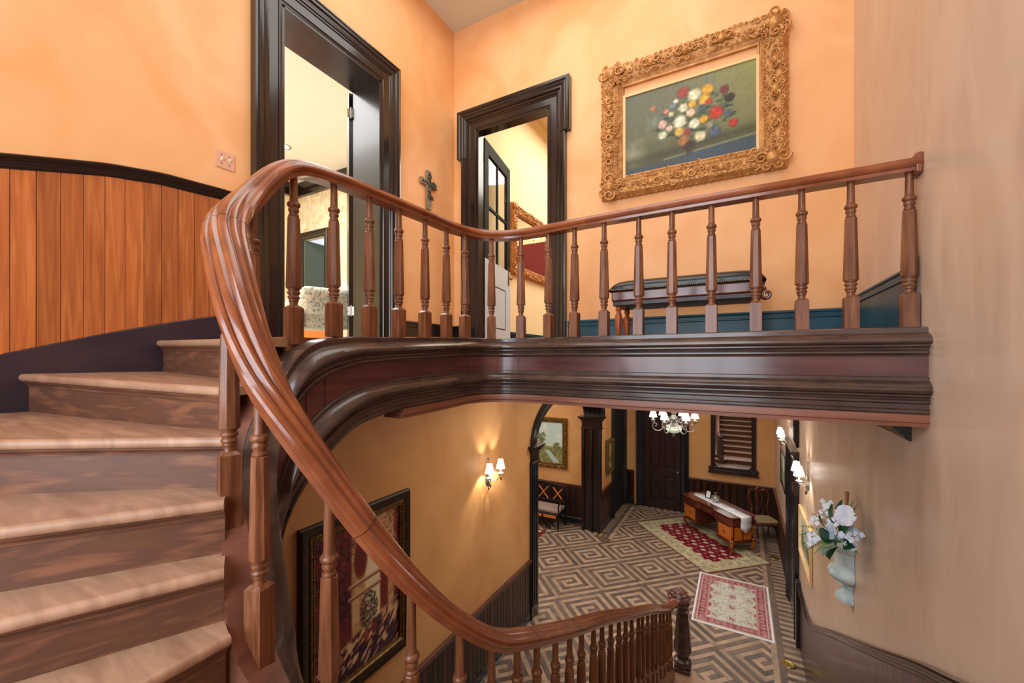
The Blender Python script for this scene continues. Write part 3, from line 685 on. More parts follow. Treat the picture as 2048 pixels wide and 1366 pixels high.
for cx, cy in tiles:
    for r in range(NRG):
        h = SIDE / 2 - r * SW - SW / 2
        for s in range(4):
            # pinwheel: strip s along side s of the ring
            lx, ly = ((-SW / 2, h), (h, SW / 2), (SW / 2, -h), (-h, -SW / 2))[s]
            a45 = R(45); X = cx + lx * math.cos(a45) - ly * math.sin(a45); Y = cy + lx * math.sin(a45) + ly * math.cos(a45)
            rot = a45 + (0 if s in (0, 2) else R(90)); dark = (r + (1 if s >= 2 else 0)) % 2 == 0
            L2 = (SIDE - 2 * r * SW - SW) / 2
            ex, ey = abs(L2 * math.cos(rot)) + SW * .35, abs(L2 * math.sin(rot)) + SW * .35
            if X < -7.6 or X > .80 or Y < 1.2 or Y > 12.1: continue
            if X < XL - .4 + ex and not (Y < 9.9 - ey): continue
            px, py, d = proj(X, Y, G)
            strips.append((X, Y, rot, r, dark, L2, px, py, d))
def clipped(X, Y, rot, L2):
    # keep the strip inside the field x in [-2.59, .40] near the far walls; returns half-plane clipped polygon
    c, s_ = math.cos(rot), math.sin(rot); g = .0012
    P = [(X + c * u - s_ * v, Y + s_ * u + c * v) for u, v in ((-L2 + g, -SW / 2 + g), (L2 - g, -SW / 2 + g), (L2 - g, SW / 2 - g), (-L2 + g, SW / 2 - g))]
    def clip(P, f):
        out = []
        for i in range(len(P)):
            a, b_ = P[i], P[(i + 1) % len(P)]; fa, fb = f(a), f(b_)
            if fa >= 0: out.append(a)
            if fa * fb < 0: t = fa / (fa - fb); out.append((a[0] + (b_[0] - a[0]) * t, a[1] + (b_[1] - a[1]) * t))
        return out
    n0 = P
    P = clip(P, lambda p: .40 - p[0])
    if len(P) >= 3 and max(p[1] for p in P) > 9.4 and max(p[0] for p in P) > -3.2: P = clip(P, lambda p: p[0] + 2.60) if min(p[1] for p in P) > 9.2 else P
    if len(P) >= 3: P = clip(P, lambda p: 11.95 - p[1])
    return P, (P == n0)
vis = []
rest = MB(); rest_d = MB()
for q in strips:
    X, Y, rot, r, dark, L2, px, py, d = q
    P, whole = clipped(X, Y, rot, L2)
    if len(P) < 3: continue
    seen = 1075 < px < 1640 and 1000 < py < 1400 and not (px < 1360 and py > 1260 - (px - 1100) * .15)
    # keep behind-the-railing pieces too
    seen = seen or (1080 < px < 1560 and 1000 < py < 1366)
    if X < XL and (Y < AR0 or px < 1085): seen = False
    if r == 6: continue
    if seen and whole: vis.append((d / (L2 + .15), q))
    else: (rest_d if dark else rest).prism(P, G - .012, G)
vis.sort(key=lambda t: t[0])
for k, (_, q) in enumerate(vis):
    X, Y, rot, r, dark, L2, px, py, d = q
    if k < 290: strip(r, dark, floor, X, Y, rot)
    else:
        P, w_ = clipped(X, Y, rot, L2); (rest_d if dark else rest).prism(P, G - .012, G)
rest.build('parquet_field_light', 'lightwood', floor, smooth=0, kind='stuff'); rest_d.build('parquet_field_dark', 'darkwood', floor, smooth=0, kind='stuff')
# borders along the walls: two long bands and short cross strips
MB().box((.40, 5.9, G - .012), (.475, 12.02, G + .0005)).build('border_band', 'lightwood', floor, smooth=0)
MB().box((.477, 5.9, G - .012), (.555, 12.02, G + .0005)).build('border_band', 'darkwood', floor, smooth=0)
MB().box((-2.68, 9.5, G - .012), (-2.60, 11.9, G + .0005)).build('border_band', 'lightwood', floor, smooth=0)
MB().box((-2.76, 9.5, G - .012), (-2.682, 11.9, G + .0005)).build('border_band', 'darkwood', floor, smooth=0)
MB().box((-2.60, 11.92, G - .012), (.40, 11.98, G + .0005)).build('border_band', 'lightwood', floor, smooth=0)
cs = {}
def cross(x, y, lx, ly, dark, par):
    k = (lx, ly, dark)
    if k not in cs:
        cs[k] = MB().box((-lx / 2, -ly / 2, 0), (lx / 2, ly / 2, .0115)).build('border_strip', 'darkwood' if dark else 'lightwood', par, smooth=0); cs[k].location = (x, y, G - .012)
    else: inst(cs[k], par, (x, y, G - .012))
k = 0; y = 6.0
while y < 12.0: cross(.667, y, .22, .068, k % 2, floor); y += .07; k += 1
y = 9.9
while y < 11.95: cross(-2.855, y, .18, .068, k % 2, floor); y += .07; k += 1
x = -2.5
while x < .4: cross(x, 12.065, .085, .16, k % 2, floor); x += .087; k += 1
x = XL - .35
while x < -2.7: cross(x, 9.62, .066, .16, k % 2, floor); x += .068; k += 1

# ------------------------------------------------------------------ ground hall: wainscot planks and rails
WZ = -3.22
def planks(parent, p0, p1, zt, zb=G, w=.085, off=(0, 0), proto={}, alt=True):
    a = Vector(p0); c = Vector(p1); L_ = (c - a).length; d = (c - a).normalized(); n = int(round(L_ / w)); ww = L_ / n; rot = math.atan2(d.y, d.x)
    for i in range(n):
        key = (round(ww, 4), round(zt(0) if callable(zt) else zt, 3), i % 2)
        m = 'wains2' if (i % 2 and alt) else 'wains'; p = a + d * ww * (i + .5)
        if key not in proto:
            b = MB(); h = ww / 2 - .0012; t = .014
            b.box((-h, -t, zb), (h, t, zt)); 
            b.lathe([(.004, zb), (.004, zt - .002)], 6, c=(h - .004, -t, 0)); b.lathe([(.004, zb), (.004, zt - .002)], 6, c=(h - .004, t, 0))
            o = b.build('plank', m, parent, smooth=30); proto[key] = o; o.location = (p.x, p.y, 0); o.rotation_euler = (0, 0, rot)
        else: inst(proto[key], parent, (p.x, p.y, 0), (0, 0, rot))
crp = [(0, 0), (.03, 0), (.05, -.004), (.054, -.014), (.046, -.02), (.044, -.03), (.034, -.038), (.03, -.052), (.034, -.056), (.032, -.066), (.022, -.075), (.014, -.08), (0, -.08)]
blp = [(0, 0), (.012, 0), (.02, -.01), (.022, -.12), (.034, -.125), (.034, -.14), (0, -.14)]
def rail_run(parent, name, p0, p1, nn, z, prof, m='chair_rail'):
    return MB().sweep([(Vector((*p0, z)), Vector((*nn, 0)), UPZ), (Vector((*p1, z)), Vector((*nn, 0)), UPZ)], prof).build(name, m, parent, smooth=30)
def wains_run(parent, p0, p1, nn):
    planks(parent, p0, p1, WZ - .06); rail_run(parent, 'chair_rail', p0, p1, nn, WZ, crp); rail_run(parent, 'base_board', p0, p1, nn, G + .14, blp, 'blue_trim')
wains_run(wall_left_lower, (XL, 2.0), (XL, 5.93), (1, 0))
wains_run(wall_left_lower, (XL, AR1 + .05), (XL, 10.72), (1, 0))
wains_run(wall_back_lower, (-1.20, YF), (XR, YF), (0, -1))
wains_run(wall_back_lower, (XL, YF), (-2.66, YF), (0, -1))
wains_run(wall_parlour_back, (-6.5, 10.0), (XL - .4, 10.0), (0, -1))
# right wall: level, then climbing with the stair
def cry(y):
    P = [(.35, -.31), (1.2, -.74), (2.25, -1.256), (2.63, -1.43), (3.36, -1.805), (4.63, -2.44), (5.6, -2.94), (6.1, -3.19), (6.35, -3.265), (6.7, -3.29), (7.3, -3.29)]
    for (a, za), (c, zc) in zip(P, P[1:]):
        if y <= c: return za + (zc - za) * (y - a) / (c - a)
    return P[-1][1]
ysr = list(np.linspace(.35, 7.28, 90))
crs = [sum(cry(y + e) for e in (-.1, -.05, 0, .05, .1)) / 5 if y > .5 else cry(y) for y in ysr]
MB().sweep([(Vector((XR, y, z)), Vector((-1, 0, 0)), UPZ) for y, z in zip(ysr, crs)], crp).build('chair_rail', 'black_trim', wall_right, smooth=30)
y = .5
while y < 7.2:
    zt = cry(y + .05) - .05; zb = max(G, cry(y) - 1.15)
    MB().add([(XR - .014, y + .001, zb), (XR, y + .001, zb), (XR, y + .089, zb), (XR - .014, y + .089, zb), (XR - .014, y + .001, cry(y) - .05), (XR, y + .001, cry(y) - .05), (XR, y + .089, cry(y + .09) - .05), (XR - .014, y + .089, cry(y + .09) - .05)],
             [(0, 3, 2, 1), (4, 5, 6, 7), (0, 1, 5, 4), (1, 2, 6, 5), (2, 3, 7, 6), (3, 0, 4, 7)]).build('plank', 'wains2' if int(y / .09) % 2 else 'wains', wall_right, smooth=0)
    y += .09
planks(wall_right, (XR, 8.75), (XR, YF), WZ - .06); rail_run(wall_right, 'chair_rail', (XR, 8.75), (XR, YF), (-1, 0), WZ, crp)
# crown along the right wall under the landing
struct(MB().sweep([(Vector((XR, y, -.30)), Vector((-1, 0, 0)), UPZ) for y in (2.86, YF)], [(0, 0), (.12, 0), (.12, -.02), (.10, -.03), (.10, -.045), (.075, -.055), (.072, -.07), (.05, -.08), (.048, -.095), (.03, -.1), (.025, -.118), (.012, -.128), (0, -.128)]).build('trim_5', 'blue_trim', smooth=30))

# doors of the ground hall
d4 = struct(casing('door_4', -2.36, -1.418, -1.38, G, lambda a, z, p: (a, YF - p * 1.6, z), 1.0, 'blue_trim'))
def panel_door(parent, x0, x1, zt, to, m='door'):
    W_ = x1 - x0; H_ = zt - G
    def bx(a, c, e, f, p0, p1, name, bevel=.006):
        b = MB(); v = [to(u, z, p) for p in (p0, p1) for (u, z) in ((a, e), (c, e), (c, f), (a, f))]
        b.add(v, [(0, 1, 2, 3), (4, 5, 6, 7), (0, 1, 5, 4), (1, 2, 6, 5), (2, 3, 7, 6), (3, 0, 4, 7)]); return b.build(name, m, parent, bevel=bevel)
    st = .13
    bx(x0, x0 + st, G, zt, 0, .05, 'stile'); bx(x1 - st, x1, G, zt, 0, .05, 'stile'); bx(x0 + W_ / 2 - .05, x0 + W_ / 2 + .05, G, zt, 0, .049, 'stile')
    for z0_, z1_ in ((G, G + .25), (G + .92, G + 1.12), (zt - .15, zt)): bx(x0 + st, x1 - st, z0_, z1_, 0, .0485, 'door_rail')
    for a, c in ((x0 + st, x0 + W_ / 2 - .05), (x0 + W_ / 2 + .05, x1 - st)):
        for e, f in ((G + .25, G + .92), (G + 1.12, zt - .15)): bx(a, c, e, f, .0, .018, 'panel'); bx(a + .04, c - .04, e + .05, f - .05, .015, .036, 'panel', .014)
panel_door(d4, -2.36, -1.418, -1.38, lambda a, z, p: (a, YF - p, z))
b = MB(); b.lathe([(.022, 0), (.022, .006), (.009, .01), (.009, .03), (.022, .038), (.026, .052), (.018, .066), (.001, .07)], 14, mx=Matrix.Translation((-1.478, YF - .05, -3.13)) @ Matrix.Rotation(R(90), 4, 'X')); b.build('knob', 'steel', d4)
d5 = struct(casing('door_5', 10.95, 11.90, -1.36, G, lambda a, z, p: (XL + p * 1.4, a, z), .9, 'blue_trim'))
MB().box((XL, 10.95, G), (XL + .01, 11.90, -1.36)).build('leaf', 'dark', d5)  # near-black sheet for the open doorway, its darkness put into the colour
d6 = struct(casing('door_6', 7.62, 8.52, -1.62, G, lambda a, z, p: (XR - p * 1.0, a, z), .92, 'blue_trim'))
panel_door(d6, 7.62, 8.52, -1.62, lambda a, z, p: (XR - p * .4, a, z), 'blue_trim')
MB().box((XR - .11, 7.38, -1.44), (XR, 8.76, -1.39)).build('head_cap', 'blue_trim', d6, bevel=.01)
b = MB(); b.prism([(XR - .07, 7.42), (XR, 7.42), (XR, 7.52), (XR - .07, 7.52)], -1.22, -.43); b.add([(XR - .07, 7.42, -1.22), (XR, 7.42, -1.22), (XR, 7.52, -1.22), (XR - .07, 7.52, -1.22), (XR - .03, 7.47, -1.34), (XR, 7.47, -1.34)], [(0, 1, 5, 4), (1, 2, 5), (2, 3, 4, 5), (3, 0, 4)])
struct(b.build('trim_6', 'blackpl'))
b = MB(); b.box((XR - .06, 7.22, G), (XR, 7.34, -3.24)); struct(b.build('trim_7', 'blue_trim', bevel=.01))

# arch casing, pilasters and capitals
ar = thing('arch_surround', 'dark arch surround with reeded pilasters on the ground hall side wall', 'arch')
fr_ = []
for i in range(49):
    a = math.pi * (1 - i / 48); cy = (AR0 + AR1) / 2; ry = (AR1 - AR0) / 2
    y = cy + ry * math.cos(a); z = SPZ + .75 * math.sin(a); nn = Vector((0, math.cos(a) / ry, math.sin(a) / .75)).normalized(); fr_.append((Vector((XL, y, z)), nn, Vector((1, 0, 0))))
MB().sweep(fr_, [(0, 0), (0, .03), (.03, .03), (.035, .045), (.07, .045), (.075, .035), (.11, .035), (.12, .05), (.15, .06), (.16, .075), (.19, .075), (.2, .06), (.2, 0)]).build('archivolt', 'blue_trim', ar, smooth=25)
fr_ = [(o, n, a) for o, n, a in fr_]
MB().sweep(fr_, [(0, 0), (-.03, 0)] + [p for k in range(4) for p in ((-.03, -.03 - .1 * k), (-.05, -.04 - .1 * k), (-.05, -.07 - .1 * k), (-.03, -.085 - .1 * k))] + [(-.03, -.4), (0, -.4)]).build('intrados', 'black_trim', ar, smooth=25)
def capital(x0, x1, y0, y1, z):   # block capital with flared top
    b = MB(); 
    for e, za, zb in ((.02, -.30, -.27), (.0, -.27, -.11), (.015, -.11, -.095), (.03, -.095, -.07), (.045, -.07, -.045), (.07, -.045, -.02), (.085, -.02, 0)): b.box((x0 - e, y0 - e, z + za), (x1 + e, y1 + e, z + zb))
    return b.build('capital', 'black_trim', ar, bevel=.004)
# near pilaster on the hall face
b = MB(); b.box((XL - .02, 5.93, G), (XL + .04, AR0 + .03, SPZ - .28))
for k in range(3): b.box((XL + .04, 5.955 + k * .07, G + .2), (XL + .055, 5.995 + k * .07, SPZ - .3))
b.build('pilaster', 'blue_trim', ar, bevel=.005); capital(XL - .02, XL + .04, 5.95, AR0 + .05, SPZ)
MB().box((XL - .4, AR0, G), (XL, AR0 + .03, SPZ - .1)).build('jamb', 'black_trim', ar, smooth=0)
# far pier: reeded face towards the camera
b = MB(); b.box((XL - .42, AR1 - .03, G), (XL + .03, AR1 + .06, SPZ - .28)); b.build('pier', 'black_trim', ar, bevel=.005)
for k, xx in enumerate((-.41, -.205, 0)):
    b = MB(); b.box((XL + xx - .035, AR1 - .085, G), (XL + xx + .035, AR1 - .03, SPZ - .28)); b.box((XL + xx - .018, AR1 - .1, G), (XL + xx + .018, AR1 - .085, SPZ - .28)); b.build('reed', 'black_trim', ar, bevel=.008)
capital(XL - .43, XL + .04, AR1 - .1, AR1 + .06, SPZ)

# ------------------------------------------------------------------ painted surfaces (colour computed per vertex)
def vnoise(x, y, seed=0):
    r = np.random.RandomState(seed); T = r.rand(64, 64); xi = np.floor(x).astype(int); yi = np.floor(y).astype(int); fx = x - xi; fy = y - yi
    fx = fx * fx * (3 - 2 * fx); fy = fy * fy * (3 - 2 * fy); g = lambda a, b_: T[a % 64, b_ % 64]
    return (g(xi, yi) * (1 - fx) + g(xi + 1, yi) * fx) * (1 - fy) + (g(xi, yi + 1) * (1 - fx) + g(xi + 1, yi + 1) * fx) * fy
def fbm(x, y, seed=0, o=4): return sum(vnoise(x * 2 ** k, y * 2 ** k, seed + k) / 2 ** (k + 1) for k in range(o)) / (1 - .5 ** o)
def mix(c, col, a): 
    a = np.clip(a, 0, 1)[..., None]; return c * (1 - a) + np.array(col, float) * a
def colored_grid(name, img, to3, m, parent=None):
    h, w, _ = img.shape
    vs = [to3(i / (w - 1), j / (h - 1)) for j in range(h) for i in range(w)]
    fs = [(j * w + i, j * w + i + 1, (j + 1) * w + i + 1, (j + 1) * w + i) for j in range(h - 1) for i in range(w - 1)]
    me = bpy.data.meshes.new(name); me.from_pydata(vs, [], fs); me.materials.append(M[m])
    a = me.color_attributes.new('Col', 'FLOAT_COLOR', 'POINT'); c = np.clip(img / 255, 0, 1); c = np.where(c <= .04045, c / 12.92, ((c + .055) / 1.055) ** 2.4)
    a.data.foreach_set('color', np.concatenate([c, np.ones((h, w, 1))], 2).reshape(-1).astype('f'))
    o = bpy.data.objects.new(name, me); COL.objects.link(o)
    if parent: o.parent = parent
    return o
def UV(w, h): return np.meshgrid(np.linspace(0, 1, w), np.linspace(0, 1, h))
def blob(U, V, u, v, ru, rv=None, soft=.3, wob=.25, seed=0, asp=1):
    rv = rv or ru; a = np.arctan2((V - v) / rv, (U - u) / ru); r = np.hypot((U - u) / ru, (V - v) / rv)
    r = r * (1 + wob * (vnoise(a * 2 + 20 + seed, r * 2 + 9, seed) - .5) * 2); return np.clip((1 - r) / soft, 0, 1)

# ------------------------------------------------------------------ carved gilt frames
def ornate(parent, cx, cz, W_, H_, fw, to3, m='gold', seed=1, depth=.07, n=1.0):
    # to3(a, z, proud); moulded base, then carved curls and beads
    rs = np.random.RandomState(seed)
    x0, x1, z0, z1 = cx - W_ / 2 + fw, cx + W_ / 2 - fw, cz - H_ / 2 + fw, cz + H_ / 2 - fw
    k = fw / .2
    pr = [(0, 0), (0, .03), (.012 * k, .036), (.02 * k, .03), (.035 * k, .034), (.045 * k, .044), (.06 * k, .04), (.075 * k, depth * .6), (.12 * k, depth * .8), (.15 * k, depth), (.17 * k, depth * .95), (.185 * k, depth * .7), (.2 * k, depth * .5), (.2 * k, 0)]
    MB().frame([(x0, z0, -1, -1), (x0, z1, -1, 1), (x1, z1, 1, 1), (x1, z0, 1, -1)], pr, to3, True).build('frame_moulding', m, parent, smooth=35)
    orn = MB()
    def curl(a, z, r, sg, a0, p):
        pts = []
        for i in range(17):
            t = i / 16; an = a0 + sg * t * 2 * math.pi * 1.35; rr = r * (1 - .78 * t); pts.append(to3(a + rr * math.cos(an), z + rr * math.sin(an), p + .012 * math.sin(t * 3.1)))
        orn.tube(pts, [r * .2 * (1 - .4 * i / 16) + .002 for i in range(17)], 6); 
    def bead(a, z, r, p): c = to3(a, z, p); orn.ball(c, r, 7, 5)
    per = [((x0 - fw / 2, z0 - fw / 2), (x0 - fw / 2, z1 + fw / 2), (-1, 0)), ((x0 - fw / 2, z1 + fw / 2), (x1 + fw / 2, z1 + fw / 2), (0, 1)), ((x1 + fw / 2, z1 + fw / 2), (x1 + fw / 2, z0 - fw / 2), (1, 0)), ((x1 + fw / 2, z0 - fw / 2), (x0 - fw / 2, z0 - fw / 2), (0, -1))]
    for (a0, zz0), (a1, zz1), (oa, oz) in per:
        L_ = math.hypot(a1 - a0, zz1 - zz0); N_ = int(L_ / (.0135 * n * k))
        for i in range(N_ + 1):
            t = i / N_; a = a0 + (a1 - a0) * t; z = zz0 + (zz1 - zz0) * t; off = (-.26, .0, .30)[i % 3] * fw + rs.uniform(-.07, .08) * fw
            # fuller towards corners and centre
            big = 1 + .5 * math.cos(t * 4 * math.pi)
            curl(a + oa * off, z + oz * off, (.012 + .012 * rs.rand()) * (.75 + .35 * big) * k, rs.choice([-1, 1]), rs.rand() * 6.3, depth * .9)
            if i % 4 == 0: bead(a + oa * fw * .5, z + oz * fw * .5, .008 * k * (1 + .4 * big), depth * .45)
            bead(a - oa * fw * .36, z - oz * fw * .36, .0035 * k, .044); 
        for i in range(int(L_ / .022)):     # inner twisted rope
            t = i / (L_ / .022); a = a0 + (a1 - a0) * t - oa * fw * .27; z = zz0 + (zz1 - zz0) * t - oz * fw * .27
            if x0 - fw * .2 < a < x1 + fw * .2 and z0 - fw * .2 < z < z1 + fw * .2: orn.ball(to3(a, z, .05), .0075 * k, 6, 4)
        for t in (.0, .28, .5, .72):        # cartouches
            a = a0 + (a1 - a0) * t; z = zz0 + (zz1 - zz0) * t; sc2 = 1.5 if t == 0 else 1
            c = to3(a + oa * fw * .1, z + oz * fw * .1, depth * .85)
            orn.ball(c, .036 * k * sc2, 10, 8)
            for sg in (-1, 1):
                ta, tz = (a1 - a0) / L_, (zz1 - zz0) / L_
                curl(a + ta * .05 * sg * k * sc2 + oa * .02, z + tz * .05 * sg * k * sc2 + oz * .02, .034 * k * sc2, sg, 0, depth); curl(a + ta * .03 * sg * k * sc2 + oa * .055 * k * sc2, z + tz * .03 * sg * k * sc2 + oz * .055 * k * sc2, .026 * k * sc2, -sg, 1.5, depth * .8)
            for q in range(8): bead(a + .05 * k * sc2 * math.cos(q * .785), z + .05 * k * sc2 * math.sin(q * .785), .009 * k, depth)
    orn.build('carved_ornament', m, parent, smooth=50, kind='stuff')
# floral still life
fp = thing('floral_painting', 'large flower still life in a heavily carved gilt frame on the landing wall', 'painting')
tf = lambda a, z, p: (a, YB - .004 - p, z)
fx0, fx1, fz0, fz1 = -1.205, .345, 1.575, 2.87
ornate(fp, (fx0 + fx1) / 2, (fz0 + fz1) / 2, fx1 - fx0, fz1 - fz0, .212, tf, 'gold', 3, .085)
MB().frame([(-.972, 1.72, -1, -1), (-.972, 2.545, -1, 1), (.125, 2.545, 1, 1), (.125, 1.72, 1, -1)], [(0, .02), (0, .036), (.024, .036), (.024, 0)], tf, True).build('liner', 'liner', fp, smooth=0)
W_, H_ = 300, 226; U, V = UV(W_, H_)
def cuv(x, y):   # crop pixel of the photograph -> canvas u, v
    px, py = 1180 + x / 3.035, y / 3.035; p = onY(px, py, 4.05); return ((p.x + .97) / 1.095, (p.z - 1.72) / .825)
img = np.zeros((H_, W_, 3)) + np.array([104, 104, 76.]); nz = fbm(U * 6, V * 6, 3)
img = mix(img, (150, 152, 84), (U - .45) * 1.3 * V + (nz - .5) * .4); img = mix(img, (84, 88, 70), (.6 - U) * (V) * 1.3); img = mix(img, (66, 66, 46), (.45 - V) * 2.4)
img = mix(img, (196, 190, 160), blob(U, V, .06, .30, .16, .2, 1, .4, 4) * .5)
ed = .17 + .10 * (U - .3); img = mix(img, (62, 78, 92), np.clip((ed - V) * 30, 0, 1) * np.clip(.9 + (nz - .5), 0, 1)); img = mix(img, (140, 140, 110), np.clip(1 - np.abs(V - ed) * 60, 0, 1) * (U > .32) * .8)
img = mix(img, (56, 60, 40), np.clip(1 - np.abs(V - ed - .07) * 14, 0, 1) * .6)
rsf = np.random.RandomState(11)
cu, cv = cuv(640, 700)
for k in range(150):
    a = rsf.rand() * 6.28; r = rsf.rand() ** .6 * .22; img = mix(img, [(52, 70, 38), (70, 88, 50), (44, 54, 52), (84, 100, 66)][k % 4], blob(U, V, cu + r * 1.35 * math.cos(a), cv + r * math.sin(a), .03 * rsf.uniform(.6, 1.4), .018, .5, .6, k) * .75)
img = mix(img, (128, 148, 146), blob(U, V, *cuv(390, 740), .07, .09, .9, .6, 5) * .5)
FL_ = [(565, 555, .055, (150, 52, 40)), (630, 570, .055, (222, 218, 180)), (712, 535, .05, (214, 156, 38)), (690, 600, .046, (226, 170, 50)), (815, 535, .038, (110, 44, 36)), (845, 585, .042, (52, 40, 34)), (620, 625, .036, (222, 170, 54)), (565, 650, .042, (214, 208, 172)), (610, 678, .04, (232, 190, 160)),
       (462, 672, .026, (206, 130, 118)), (720, 610, .03, (176, 66, 40)), (765, 678, .058, (188, 52, 32)), (682, 655, .036, (70, 84, 88)), (545, 735, .058, (228, 226, 196)), (632, 745, .05, (222, 220, 190)), (690, 718, .036, (218, 154, 40)), (868, 738, .036, (178, 52, 34)), (438, 752, .042, (212, 168, 154)), (482, 775, .032, (220, 180, 160)),
       (540, 795, .042, (214, 174, 76)), (590, 795, .03, (150, 56, 60)), (668, 820, .05, (216, 204, 168)), (440, 818, .04, (206, 208, 178)), (725, 752, .03, (150, 140, 116)), (500, 640, .034, (110, 128, 136)), (760, 790, .05, (78, 96, 116)), (835, 680, .035, (84, 92, 104)), (520, 610, .022, (214, 214, 190)), (380, 655, .03, (170, 112, 74)), (565, 850, .05, (166, 112, 60)), (490, 690, .025, (200, 196, 140))]
for k, (x, y, r, c) in enumerate(FL_):
    r *= 1.22; u, v = cuv(x, y); img = mix(img, tuple(q * .6 for q in c), blob(U, V, u + .004, v - .006, r * .82, r * 1.1, .4, .2, k) * .8); img = mix(img, c, blob(U, V, u, v, r * .82, r * 1.08, .45, .18, k + 50) * .95)
    for q in range(5):
        a = q * 1.26 + k; img = mix(img, tuple(min(255, w * (1.12 if q % 2 else .82)) for w in c), blob(U, V, u + r * .35 * math.cos(a), v + r * .45 * math.sin(a), r * .34, r * .42, .7, .3, k * 7 + q) * .6)
for x, y in ((755, 480), (765, 560), (705, 480)): img = mix(img, (84, 100, 96), blob(U, V, *cuv(x, y), .010, .05, .5, .8, x) * .8)
u, v = cuv(600, 880); img = mix(img, (62, 40, 38), blob(U, V, u, v, .045, .07, .4, .3, 3) * .85); img = mix(img, (58, 48, 46), blob(U, V, u, v - .07, .03, .03, .5, .3, 3) * .8)
img += (fbm(U * 60, V * 60, 9)[..., None] - .5) * 16
colored_grid('canvas', img, lambda u, v: (-.972 + u * 1.097, YB - .028, 1.72 + v * .825), 'paint', fp)

# courtyard painting on the lower left wall
cp = thing('courtyard_painting', 'tall painting of a sunlit courtyard arch with flower pots in a dark gilt frame', 'painting')
ty = lambda a, z, p: (XL + .004 + p, a, z)
py0, py1, pz0, pz1 = 1.95, 3.14, -2.86, -1.31; fw = .13
iy0, iy1, iz0, iz1 = py0 + fw, py1 - fw, pz0 + fw, pz1 - fw
cn = [(iy0, iz0, -1, -1), (iy0, iz1, -1, 1), (iy1, iz1, 1, 1), (iy1, iz0, 1, -1)]
MB().frame(cn, [(0, 0), (0, .03), (.008, .034), (.012, .028), (.018, .028), (.03, .04), (.04, .038), (.045, .03), (.045, 0)], ty, True).build('inner_moulding', 'gold_dk', cp, smooth=30)
MB().frame([(iy0 - .045, iz0 - .045, -1, -1), (iy0 - .045, iz1 + .045, -1, 1), (iy1 + .045, iz1 + .045, 1, 1), (iy1 + .045, iz0 - .045, 1, -1)], [(0, 0), (0, .03), (.05, .05), (.07, .055), (.075, .045), (.085, .04), (.085, 0)], ty, True).build('outer_moulding', 'darkframe', cp, smooth=30)
b = MB()
for (a0, z0_, _, _), (a1, z1_, _, _) in zip(cn, cn[1:] + cn[:1]):
    L_ = math.hypot(a1 - a0, z1_ - z0_); N_ = int(L_ / .03)
    for i in range(N_): t = (i + .5) / N_; b.ball(ty(a0 + (a1 - a0) * t + (.034 if a0 == a1 == iy1 else (-.034 if a0 == a1 else 0)), z0_ + (z1_ - z0_) * t + (.034 if z0_ == z1_ == iz1 else (-.034 if z0_ == z1_ else 0)), .038), .011, 6, 4, sz=.8)
b.build('carved_bead', 'gold_dk', cp, kind='stuff')
W_, H_ = 230, 300; U, V = UV(W_, H_); n1 = fbm(U * 7, V * 9, 21, 5); n2 = fbm(U * 20, V * 26, 31, 4); n3 = fbm(U * 14 + V * 10, V * 34 - U * 26, 33, 3)
sm = lambda x, k=6: np.clip(x * k + .5, 0, 1)
img = np.zeros((H_, W_, 3)) + np.array([118, 50, 50.]); img = mix(img, (80, 38, 54), sm(n1 - .52, 4)); img = mix(img, (150, 78, 62), sm(n2 - .62, 5) * .5)
wall_ = sm(U - .40, 40) * sm(.93 - U, 40) * sm(V - .2, 40); img = mix(img, (200, 152, 104), wall_); img = mix(img, (166, 108, 78), wall_ * sm(n2 - .58, 5) * .8); img = mix(img, (224, 184, 134), wall_ * sm(n1 - .56, 5) * .7)
img = mix(img, (236, 216, 176), sm(U - .56, 50) * sm(.74 - U, 50) * sm(V - .26, 30) * sm(.74 - V + (U - .56) * .3, 30)); img = mix(img, (240, 222, 184), blob(U, V, .65, .70, .12, .16, .2, .08, 2))
img = mix(img, (120, 48, 48), sm(U - .75, 50) * sm(.85 - U, 50) * sm(V - .3, 40) * sm(.74 - V, 40)); img = mix(img, (118, 50, 48), blob(U, V, .5, .74, .09, .16, .3, .1, 3))
img = mix(img, (190, 128, 88), sm(U - .85, 40) * sm(V - .3, 20) * sm(n3 - .5, 5) * .9)
for vv in (.50, .58): img = mix(img, (146, 92, 70), sm(.010 - np.abs(V - vv - (U - .6) * .04), 90) * sm(U - .36, 50) * sm(.76 - U, 50)); img = mix(img, (222, 186, 144), sm(.006 - np.abs(V - vv - .014 - (U - .6) * .04), 90) * sm(U - .36, 50) * sm(.76 - U, 50))
fl_ = sm(.24 + (U - .5) * .14 - V, 30); img = mix(img, (206, 152, 106), fl_); img = mix(img, (76, 42, 60), fl_ * sm(n3 - .46 + (.14 - V) * 1.2, 5)); img = mix(img, (58, 32, 48), fl_ * sm(n3 - .56, 6) * .8); img = mix(img, (228, 188, 146), fl_ * sm(.36 - n3, 6) * .8)
rs = np.random.RandomState(4)
for k in range(1300):
    if k % 3: u = rs.rand() ** 2.2 * .36; v = rs.rand() ** .8
    else: u = rs.rand(); v = 1 - rs.rand() ** 1.8 * .26
    e = rs.uniform(.5, 1.2); img = mix(img, [(26, 40, 30), (52, 74, 42), (32, 30, 42), (126, 44, 56), (86, 104, 58), (24, 28, 30), (164, 66, 72), (38, 58, 40)][k % 8], blob(U, V, u, v, .014 * e, .009 * e, .7, .4, k % 50) * .8)
for k in range(420):
    a = rs.rand() * 6.28; r = rs.rand() ** .5; img = mix(img, [(30, 46, 36), (56, 76, 50), (28, 34, 36), (160, 46, 62), (104, 112, 66)][k % 5], blob(U, V, .60 + .11 * r * math.cos(a), .36 + .13 * r * math.sin(a), .011, .008, .7, .4, k % 50) * .85)
